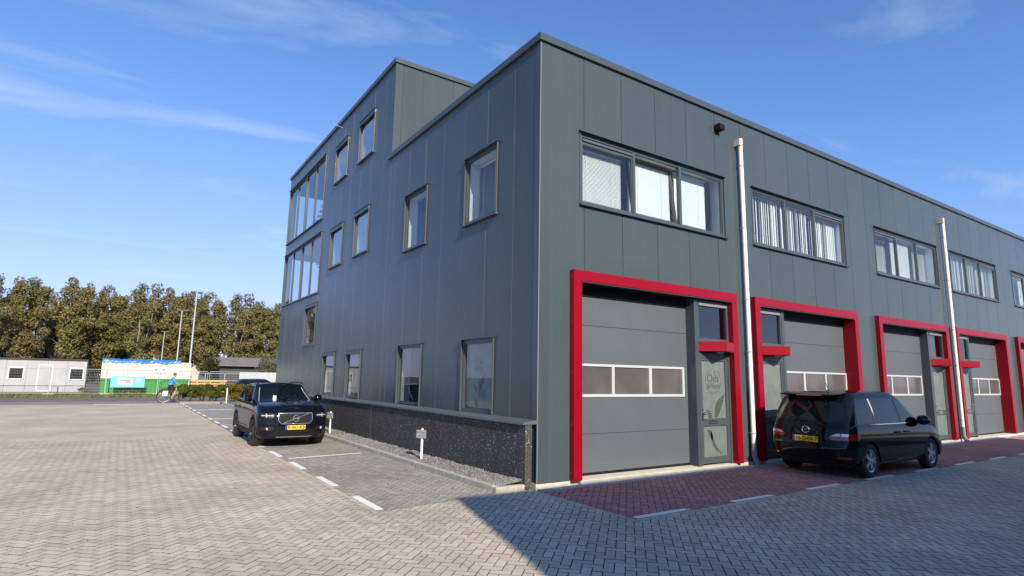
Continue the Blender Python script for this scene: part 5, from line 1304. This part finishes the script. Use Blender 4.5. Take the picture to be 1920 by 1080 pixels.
tag(tt, 'crumpled blue tarpaulin lying on the white container roof', 'tarpaulin')

# ------------------------------------------------------------------ mesh site fence panels, banner, fence feet
def fence_panel(x, y, w, label, h=1.92):
    c = empty('site_fence_panel', (x, y, GZ)); mb = MB()
    mb.tube([(0, 0, 0.05), (0, 0, h-0.08), (0.04, 0, h), (w-0.04, 0, h), (w, 0, h-0.08), (w, 0, 0.05)], 0.021, 7); mb.tube([(0, 0, 0.16), (w, 0, 0.16)], 0.016, 6); mb.build('frame', M['galv'], c, auto=40)
    ms = MB(); k = 0
    for a in np.arange(0.10, w, 0.10): ms.tube([(a, 0, 0.16), (a, 0, h)], 0.0035, 3, False)
    for a in np.arange(0.36, h, 0.20): ms.tube([(0, 0, a), (w, 0, a)], 0.0035, 3, False)
    ms.build('wire_mesh', M['galv'], c)
    return tag(c, label, 'fence', 'wire mesh site fence panels')
FY = 45.9
flabs = ['site fence panel at the far left', 'site fence panel second from the left', 'site fence panel carrying the turquoise banner', 'site fence panel behind the cyclist', 'site fence panel in front of the timber stack', 'site fence panel beyond the estate car']
for n, x in enumerate((-13.55, -10.2, -6.85, -3.35, 0.18, 3.68)): fence_panel(x, FY+0.02*n, 3.38, flabs[n])
for n, x in enumerate((-10.18, -6.83, -3.40, 0.10, 3.62)):
    mb = MB(); mb.prism([(-0.36, 0), (0.36, 0), (0.33, 0.13), (-0.33, 0.13)], 'y', -0.12, 0.12); o = mb.build('fence_foot', M['concrete'], None, (x, FY, GZ), bevel=0.02)
    tag(o, ['concrete fence foot at the far left joint', 'concrete fence foot left of the banner', 'concrete fence foot beside the cyclist', 'concrete fence foot in front of the timber stack', 'concrete fence foot behind the estate car'][n], 'fence foot', 'concrete feet of the site fence')
bn = MB(); bn.grid([[(x_, 0.012*math.sin(x_*5+z_*3), z_) for x_ in np.linspace(0, 2.2, 12)] for z_ in (0.0, 0.3, 0.6, 0.84)])
b = bn.build('banner', mat('banner_turquoise', (0.16, 0.58, 0.56), 0.5), None, (-6.55, FY-0.08, 0.52)); sol = b.modifiers.new('thickness', 'SOLIDIFY'); sol.thickness = 0.004; tag(b, 'turquoise banner with white panel tied to the site fence', 'banner')
mb = MB(); mb.box(0.45, 1.42, -0.03, -0.02, 0.18, 0.72); w_ = mb.build('white_panel', M['white'], b)
mb = MB(); mb.box(0.9, 1.28, -0.034, -0.031, 0.36, 0.46); mb.box(0.62, 1.28, -0.034, -0.031, 0.50, 0.58); mb.build('red_print', mat('print_red', (0.55, 0.12, 0.10), 0.6), w_)
mb = MB(); mb.lathe([(0.0, -0.03), (0.14, -0.03), (0.14, -0.026)], 20, 'y', (1.78, 0, 0.56)); mb.build('round_print', M['white'], b)
# weeds at the foot of the container
for n, (x, h) in enumerate(((-5.5, 0.55), (-4.9, 0.45), (-3.0, 0.5), (-2.5, 0.62), (-8.2, 0.5))):
    bush('weed', (x, 46.4, GZ), (0.45, 0.3, h*0.62), 420, 0.10, 'willow', ['dry weed below the banner edge', 'low weed right of the banner', 'weed left of the cyclist wheel', 'tall weed behind the cyclist', 'weed at the left below the banner'][n], 'weed', 5, 60+n, 8, 'weeds at the container')

# ------------------------------------------------------------------ timber stack
st = empty('timber_stack', (-0.10, 44.3, GZ)); tag(st, 'stack of orange timber beams behind the hedge', 'timber')
for k in range(6):
    z = 0.10+0.20*k; L = 1.22 + rnd.uniform(-0.05, 0.06); off = rnd.uniform(-0.05, 0.05)
    for j in range(3):
        mb = MB(); mb.box(-L+off, L+off, -0.45+0.31*j, -0.16+0.31*j, z, z+0.125); mb.build('timber_beam', M['timber'], st, bevel=0.006)
    if k:
        for xx in (-0.8, 0.1, 0.9):
            mb = MB(); mb.box(xx-0.04, xx+0.04, -0.44, 0.44, z-0.073, z-0.002); mb.build('spacer_batten', M['timber'], st)

# ------------------------------------------------------------------ floodlight masts
for n, (px, y, top, lab) in enumerate(((354, 55, 9.67-0.3, 'tallest floodlight mast standing above the container end'), (329, 70, 9.2-0.3, 'middle floodlight mast behind the container'), (300, 104, 8.65-0.3, 'farthest and shortest floodlight mast'))):
    x = col_x(px, y); c = empty('floodlight_mast', (x, y, GZ)); lean = (0.0)
    mb = MB(); mb.tube([(0, 0, 0), (0, 0, top+GZ*-1)], [0.10, 0.05], 10); mb.build('mast', M['galv'], c, auto=50)
    mb = MB(); mb.box(-0.45, 0.45, -0.04, 0.04, top, top+0.06); mb.build('crossbar', M['galv'], c)
    for s_ in (-0.3, 0.3):
        mb = MB(); mb.box(s_-0.22, s_+0.22, -0.28, 0.16, top+0.06, top+0.20); mb.build('floodlight', M['rail'], c)
    tag(c, lab, 'floodlight', 'floodlight masts of the sports field')

# ------------------------------------------------------------------ pale hoarding, cage, field fence, far buildings
ho = empty('hoarding', (3.35, 52.0, GZ)); tag(ho, 'pale grey sheet hoarding behind the estate car', 'hoarding')
for k in range(7):
    mb = MB(); mb.box(k*0.85+0.004, k*0.85+0.846, 0, 0.03, 0.25, 1.95); mb.build('hoarding_sheet', mat('sheet_grey', (0.42, 0.44, 0.45), 0.6, noise=0.08, nscale=2) if k == 0 else bpy.data.materials['sheet_grey'], ho)
mb = MB(); mb.box(0, 5.95, 0.03, 0.07, 0.35, 0.43); mb.box(0, 5.95, 0.03, 0.07, 1.7, 1.78); mb.build('rail', M['galv'], ho)
cg = empty('steel_cage', (9.9, 63, GZ)); tag(cg, 'tall steel post frame with netting beside the building edge', 'cage')
for x in (0, 0.85, 1.7, 2.55):
    mb = MB(); mb.tube([(x, 0, 0), (x, 0, 3.55)], 0.045, 7); mb.build('post', M['white'], cg)
mb = MB(); mb.tube([(0, 0, 3.5), (2.55, 0, 3.5)], 0.035, 6); mb.tube([(0, 0, 1.95), (2.55, 0, 1.95)], 0.03, 6); mb.build('rail', M['galv'], cg)
mb = MB()
for a in np.arange(0, 2.56, 0.13): mb.tube([(a, 0.05, 1.9), (a, 0.05, 3.5)], 0.010, 3, False)
for a in np.arange(1.9, 3.5, 0.13): mb.tube([(0, 0.05, a), (2.55, 0.05, a)], 0.010, 3, False)
mb.build('netting', M['black'], cg)
ff = empty('field_fence', (-2, 66, GZ)); tag(ff, 'low wire fence round the sports field behind the timber stack', 'fence')
for k in range(9):
    mb = MB(); mb.tube([(k*2.0, 0, 0), (k*2.0, 0, 1.75)], 0.04, 6); mb.build('post', M['galv'], ff)
mb = MB(); mb.tube([(0, 0, 1.75), (16, 0, 1.75)], 0.03, 6); mb.tube([(0, 0, 1.0), (16, 0, 1.0)], 0.02, 6); mb.build('rail', M['galv'], ff)
def simple_building(name, loc, w, d, h, wallm, roofm, label, wins=(), pitch=0.0, over=0.3):
    c = empty(name, loc); mb = MB(); mb.box(0, w, 0, d, 0, h); mb.build('wall', wallm, c)
    mb = MB(); mb.prism([(-over, h), (d/2, h+pitch), (d+over, h), (d+over, h-0.15), (-over, h-0.15)], 'x', -over, w+over); mb.build('roof', roofm, c)
    for (x0, x1, z0, z1) in wins:
        mb = MB(); frame_rect(mb, x0, x1, z0, z1, 0.07, -0.05, 0.02); wn_ = mb.build('window', M['white'], c)
        quad(None, [(x0+0.07, -0.02, z0+0.07), (x1-0.07, -0.02, z0+0.07), (x1-0.07, -0.02, z1-0.07), (x0+0.07, -0.02, z1-0.07)], 'pane', M['carglass'], wn_)
    return tag(c, label, 'building')
dk = mat('clubhouse_dark', (0.03, 0.035, 0.035), 0.6); rg = mat('roof_grey', (0.16, 0.15, 0.145), 0.85, noise=0.15, nscale=0.6)
simple_building('clubhouse', (7.3, 97, GZ), 15.5, 7, 3.1, dk, rg, 'low dark clubhouse with wide grey roof behind the trees', [], 1.35, 0.8)
wh = mat('tower_white', (0.62, 0.61, 0.60), 0.7)
tw = simple_building('apartment_tower', (52, 430, GZ), 12.5, 14, 24, wh, wh, 'white high rise flats far behind the trees', [], 0.2, 0.1)
for k in range(7):
    for j in range(3):
        mb = MB(); mb.box(0.8+3.9*j, 3.4+3.9*j, -0.10, 0.02, 2.2+3.1*k, 3.9+3.1*k); mb.build('window', M['carglass'], tw)
simple_building('sports_hall', (-34, 142, GZ), 33, 12, 4.2, mat('hall_white', (0.60, 0.56, 0.52), 0.7), rg, 'white low sports hall glimpsed behind the poplars', [(1+3*k, 3+3*k, 1.6, 3.4) for k in range(10)], 0.9, 0.4)
simple_building('house', (2.5, 150, GZ), 7, 8, 5.2, mat('house_pale', (0.55, 0.45, 0.38), 0.8), mat('roof_pale', (0.50, 0.46, 0.42), 0.8), 'pale house gable between two poplars', [(1, 2.4, 3, 4.4), (4, 5.4, 3, 4.4)], 3.0, 0.4)

hut = empty('site_hut', (-14.2, 49.4, GZ)); tag(hut, 'pale grey flat roofed site hut left of the white container', 'hut')
hm = mat('hut_grey', (0.36, 0.37, 0.37), 0.6, noise=0.08, nscale=1.5)
for k in range(5):
    mb = MB(); mb.box(k*1.2+0.006, k*1.2+1.194, -1.2, 1.2, 0.18, 2.55); mb.build('wall_panel', hm, hut)
mb = MB(); mb.box(-0.05, 6.05, -1.28, 1.28, 2.55, 2.68); mb.build('roof', M['roof'], hut)
mb = MB(); mb.box(0.0, 6.0, -1.18, 1.18, 0.02, 0.18); mb.build('base_frame', M['rail'], hut)
for x0, x1, z0, z1, nm in ((1.35, 2.25, 1.1, 2.0, 'window'), (4.95, 5.85, 1.1, 2.0, 'window'), (3.05, 3.95, 0.22, 2.2, 'door')):
    mb = MB(); frame_rect(mb, x0, x1, z0, z1, 0.06, -1.235, -1.201); o = mb.build(nm, M['white'], hut)
    mb = MB(); mb.box(x0+0.06, x1-0.06, -1.222, -1.203, z0+0.06, z1-0.06); mb.build('pane' if nm == 'window' else 'door_leaf', M['carglass'] if nm == 'window' else hm, o)

# a few fallen leaves and crumbs on the paving
lv = MB(); rl = random.Random(99); M['litter'] = tone_mat('fallen_leaves', (0.05, 0.035, 0.02), (0.22, 0.15, 0.06), 'tone')
for n in range(150):
    x, y = (rl.uniform(-9, -3), rl.uniform(-6, 8)) if n < 70 else ((rl.uniform(-2.6, -0.82), rl.uniform(0.2, 7)) if n < 115 else (rl.uniform(-0.7, -0.3), rl.uniform(0.3, 9)))
    z = GZ+0.004 if n < 115 else GZ+0.135; s_ = rl.uniform(0.010, 0.026); a = rl.uniform(0, 6.28); lv.tone = rl.random()
    lv.face([(x+math.cos(a)*s_, y+math.sin(a)*s_, z), (x-math.sin(a)*s_*0.5, y+math.cos(a)*s_*0.5, z+0.006), (x-math.cos(a)*s_, y-math.sin(a)*s_, z+0.002), (x+math.sin(a)*s_*0.5, y-math.cos(a)*s_*0.5, z+0.008)])
tag(lv.build('leaf_litter', M['litter'], None, recalc=False, attr=True), 'scattered dry leaves on the paving and gravel', 'leaf litter', kind='stuff')
# ------------------------------------------------------------------ bicycle and rider on the cycle path
cyx, cyy = col_x(312, 32.7), 32.7
bk = empty('bicycle', (cyx+0.55, cyy, GZ), 0.0); tag(bk, 'black town bicycle with white side panel on the cycle path', 'bicycle')
RW = 0.345
for xx in (-0.56, 0.56):
    mb = MB(); N = 28
    mb.tube([(xx+RW*math.cos(2*math.pi*k/N), 0, RW+RW*math.sin(2*math.pi*k/N)) for k in range(N+1)], 0.019, 6, False); wv = mb.build('wheel', M['tyre'], bk, auto=60)
    mb = MB(); mb.tube([(xx+(RW-0.03)*math.cos(2*math.pi*k/N), 0, RW+(RW-0.03)*math.sin(2*math.pi*k/N)) for k in range(N+1)], 0.010, 5, False)
    for k in range(16): a = math.pi*2*k/16; mb.tube([(xx, 0, RW), (xx+(RW-0.03)*math.cos(a), 0, RW+(RW-0.03)*math.sin(a))], 0.0022, 3, False)
    mb.tube([(xx, -0.05, RW), (xx, 0.05, RW)], 0.022, 8); mb.build('rim', M['galv'], wv)
mb = MB(); bb = (-0.10, 0, 0.29); seat = (-0.28, 0, 0.80); head = (0.36, 0, 0.80); head2 = (0.40, 0, 0.68)
for a, b_ in ((bb, seat), (bb, head2), ((-0.21, 0, 0.60), head), (head, head2), (bb, (-0.56, 0.05, RW)), (bb, (-0.56, -0.05, RW)), (seat, (-0.56, 0.05, RW)), (head2, (0.56, 0.05, RW)), (head2, (0.56, -0.05, RW))): mb.tube([a, b_], 0.016, 6)
mb.build('frame', M['black'], bk, auto=50)
mb = MB(); mb.tube([head, (0.34, 0, 0.98), (0.30, 0.0, 1.03)], 0.013, 6); mb.tube([(0.12, 0.27, 1.02), (0.28, 0.20, 1.05), (0.31, 0, 1.04), (0.28, -0.20, 1.05), (0.12, -0.27, 1.02)], 0.012, 6); mb.build('handlebar', M['black'], bk, auto=50)
mb = MB(); mb.prism([(-0.42, 0.86), (-0.42, 0.90), (-0.14, 0.90), (-0.12, 0.88), (-0.30, 0.85)], 'y', -0.07, 0.07); mb.tube([seat, (-0.29, 0, 0.86)], 0.013, 6); mb.build('saddle', M['black'], bk, bevel=0.012)
mb = MB(); mb.tube([(-0.90, 0.05, 0.74), (-0.36, 0.05, 0.74)], 0.009, 5); mb.tube([(-0.90, -0.05, 0.74), (-0.36, -0.05, 0.74)], 0.009, 5); mb.tube([(-0.80, 0.06, 0.74), (-0.56, 0.06, RW)], 0.008, 5); mb.tube([(-0.80, -0.06, 0.74), (-0.56, -0.06, RW)], 0.008, 5); mb.build('carrier', M['black'], bk)
mb = MB(); mb.prism([(-0.66, 0.40), (-0.40, 0.40), (-0.36, 0.70), (-0.62, 0.70)], 'y', -0.075, -0.06); mb.build('side_panel', M['white'], bk)
mb = MB(); mb.tube([(-0.56+0.385*math.cos(a), 0, RW+0.385*math.sin(a)) for a in np.linspace(R(10), R(170), 14)], 0.018, 5); mb.tube([(0.56+0.385*math.cos(a), 0, RW+0.385*math.sin(a)) for a in np.linspace(R(40), R(175), 12)], 0.018, 5); mb.build('mudguard', M['black'], bk)
mb = MB(); mb.tube([bb, (-0.08, -0.10, 0.29), (-0.10, -0.10, 0.13)], 0.010, 5); mb.tube([bb, (-0.12, 0.10, 0.29), (-0.10, 0.10, 0.45)], 0.010, 5); mb.box(-0.15, -0.04, -0.19, -0.10, 0.115, 0.135); mb.box(-0.15, -0.04, 0.10, 0.19, 0.44, 0.46); mb.build('crank', M['rail'], bk)
mb = MB(); mb.box(0.40, 0.66, -0.16, 0.16, 0.86, 1.06); mb.build('basket', M['black'], bk, bevel=0.02)

# rider: one skinned body, with clothes as fitted sleeves of their own
pr_ = empty('person', (cyx+0.55, cyy, GZ)); tag(pr_, 'person in blue jacket and dark shorts riding the town bicycle', 'person')
def skin(name, pts, edges, material, parent, root=0, sub=2):
    me = bpy.data.meshes.new(name); me.from_pydata([p[:3] for p in pts], edges, []); me.materials.append(material)
    o = bpy.data.objects.new(name, me); COL.objects.link(o); o.parent = parent
    sk = o.modifiers.new('skin', 'SKIN'); sv = me.skin_vertices[0].data if me.skin_vertices else None
    if sv is None:
        bpy.context.view_layer.objects.active = o; me.skin_vertices  # created by the modifier on update
    for k, p in enumerate(pts): me.skin_vertices[0].data[k].radius = (p[3], p[4] if len(p) > 4 else p[3])
    me.skin_vertices[0].data[root].use_root = True
    s_ = o.modifiers.new('smooth', 'SUBSURF'); s_.levels = sub; s_.render_levels = sub
    for q in me.polygons: q.use_smooth = True
    return o
skinm = mat('skin', (0.46, 0.27, 0.20), 0.55); blue = mat('jacket_blue', (0.035, 0.25, 0.62), 0.75); navy = mat('shorts_dark', (0.012, 0.014, 0.02), 0.85); hairm = mat('hair_brown', (0.10, 0.055, 0.03), 0.8); shoem = mat('shoe', (0.03, 0.02, 0.022), 0.6)
body = [(-0.27, 0, 0.97, 0.125, 0.15), (-0.24, 0, 1.12, 0.115, 0.14), (-0.20, 0, 1.30, 0.115, 0.155), (-0.16, 0, 1.44, 0.085, 0.13), (-0.13, 0, 1.52, 0.052), (-0.10, 0, 1.60, 0.06),
        (-0.17, 0.17, 1.42, 0.058), (-0.05, 0.22, 1.21, 0.044), (0.11, 0.25, 1.07, 0.030), (-0.17, -0.17, 1.42, 0.058), (-0.05, -0.22, 1.21, 0.044), (0.11, -0.25, 1.07, 0.030),
        (-0.25, 0.09, 0.94, 0.095), (0.10, 0.11, 0.80, 0.072), (-0.06, 0.12, 0.52, 0.046), (-0.13, 0.13, 0.50, 0.036), (-0.25, -0.09, 0.94, 0.095), (0.03, -0.12, 0.60, 0.070), (-0.13, -0.13, 0.36, 0.046), (-0.16, -0.14, 0.19, 0.034)]
edges = [(0, 1), (1, 2), (2, 3), (3, 4), (4, 5), (3, 6), (6, 7), (7, 8), (3, 9), (9, 10), (10, 11), (0, 12), (12, 13), (13, 14), (14, 15), (0, 16), (16, 17), (17, 18), (18, 19)]
skin('body', body, edges, skinm, pr_)
jk = [(-0.265, 0, 0.98, 0.145, 0.175), (-0.24, 0, 1.12, 0.13, 0.16), (-0.20, 0, 1.30, 0.13, 0.175), (-0.16, 0, 1.44, 0.10, 0.145), (-0.14, 0, 1.50, 0.066), (-0.17, 0.17, 1.42, 0.074), (-0.05, 0.22, 1.21, 0.060), (0.05, 0.24, 1.12, 0.046), (-0.17, -0.17, 1.42, 0.074), (-0.05, -0.22, 1.21, 0.060), (0.05, -0.24, 1.12, 0.046)]
skin('jacket', jk, [(0, 1), (1, 2), (2, 3), (3, 4), (3, 5), (5, 6), (6, 7), (3, 8), (8, 9), (9, 10)], blue, pr_)
sh = [(-0.27, 0, 0.955, 0.14, 0.165), (-0.25, 0.09, 0.93, 0.112), (0.06, 0.11, 0.815, 0.092), (-0.25, -0.09, 0.93, 0.112), (-0.01, -0.115, 0.66, 0.092)]
skin('shorts', sh, [(0, 1), (1, 2), (0, 3), (3, 4)], navy, pr_)
mb = MB(); mb.lathe([(0.0, -0.125), (0.045, -0.12), (0.066, -0.075), (0.078, 0.0), (0.083, 0.05), (0.066, 0.10), (0.035, 0.122), (0, 0.128)], 16, 'z', (-0.085, 0, 1.655)); mb.tube([(-0.005, 0, 1.655), (0.018, 0, 1.632), (-0.003, 0, 1.625)], [0.010, 0.016, 0.008], 6); mb.tube([(-0.095, 0.080, 1.675), (-0.09, 0.088, 1.65), (-0.09, 0.078, 1.628)], 0.010, 5); mb.tube([(-0.095, -0.080, 1.675), (-0.09, -0.088, 1.65), (-0.09, -0.078, 1.628)], 0.010, 5)
hd = mb.build('head', skinm, pr_, smooth=True)
mb = MB()
for s_ in (1, -1): mb.lathe([(0, -0.008), (0.008, -0.006), (0.010, 0), (0.008, 0.006), (0, 0.008)], 8, 'z', (-0.012, s_*0.030, 1.665))
mb.build('eye', M['black'], hd)
mb = MB(); mb.box(-0.018, -0.010, -0.022, 0.022, 1.592, 1.599); mb.build('mouth', mat('lips', (0.35, 0.12, 0.10), 0.5), hd)
mb = MB(); P = []
for t in np.linspace(0.05, 1.75, 8):
    rowp = []
    for a in np.linspace(R(55), R(305), 15): rowp.append((-0.092+0.096*math.sin(t)*math.cos(a), 0.095*math.sin(t)*math.sin(a), 1.675+0.118*math.cos(t)))
    P.append(rowp)
mb.grid(P); mb.lathe([(0.0, 0.122), (0.05, 0.112), (0.088, 0.06), (0.090, 0.035)], 16, 'z', (-0.095, 0, 1.672)); mb.build('hair', hairm, pr_, smooth=True, recalc=False)
for s_, (hx, hy, hz) in ((1, (0.13, 0.255, 1.055)), (-1, (0.13, -0.255, 1.055))):
    mb = MB(); mb.tube([(hx-0.03, hy, hz+0.02), (hx+0.03, hy, hz+0.005), (hx+0.055, hy, hz-0.01)], [0.026, 0.032, 0.022], 8)
    for f in range(4): mb.tube([(hx+0.035, hy-0.03+0.02*f, hz), (hx+0.075-0.004*f, hy-0.03+0.02*f, hz-0.012), (hx+0.075-0.004*f, hy-0.03+0.02*f, hz-0.04), (hx+0.045, hy-0.03+0.02*f, hz-0.05)], 0.0085, 5)
    mb.tube([(hx, hy-s_*0.03, hz-0.005), (hx+0.03, hy-s_*0.045, hz-0.025), (hx+0.05, hy-s_*0.04, hz-0.04)], 0.0095, 5); mb.build('hand', skinm, pr_, smooth=True)
for (fx, fy, fz, t) in ((-0.13, 0.135, 0.475, -0.1), (-0.15, -0.14, 0.150, -0.15)):
    mb = MB(); mb.tube([(fx-0.06, fy, fz+0.02), (fx, fy, fz+0.03), (fx+0.09, fy, fz+0.015), (fx+0.17, fy, fz+0.005)], [0.032, 0.045, 0.040, 0.022], 8); mb.tube([(fx-0.02, fy, fz+0.03), (fx-0.02, fy, fz+0.10)], [0.042, 0.040], 8); mb.build('shoe', shoem, pr_, smooth=True)
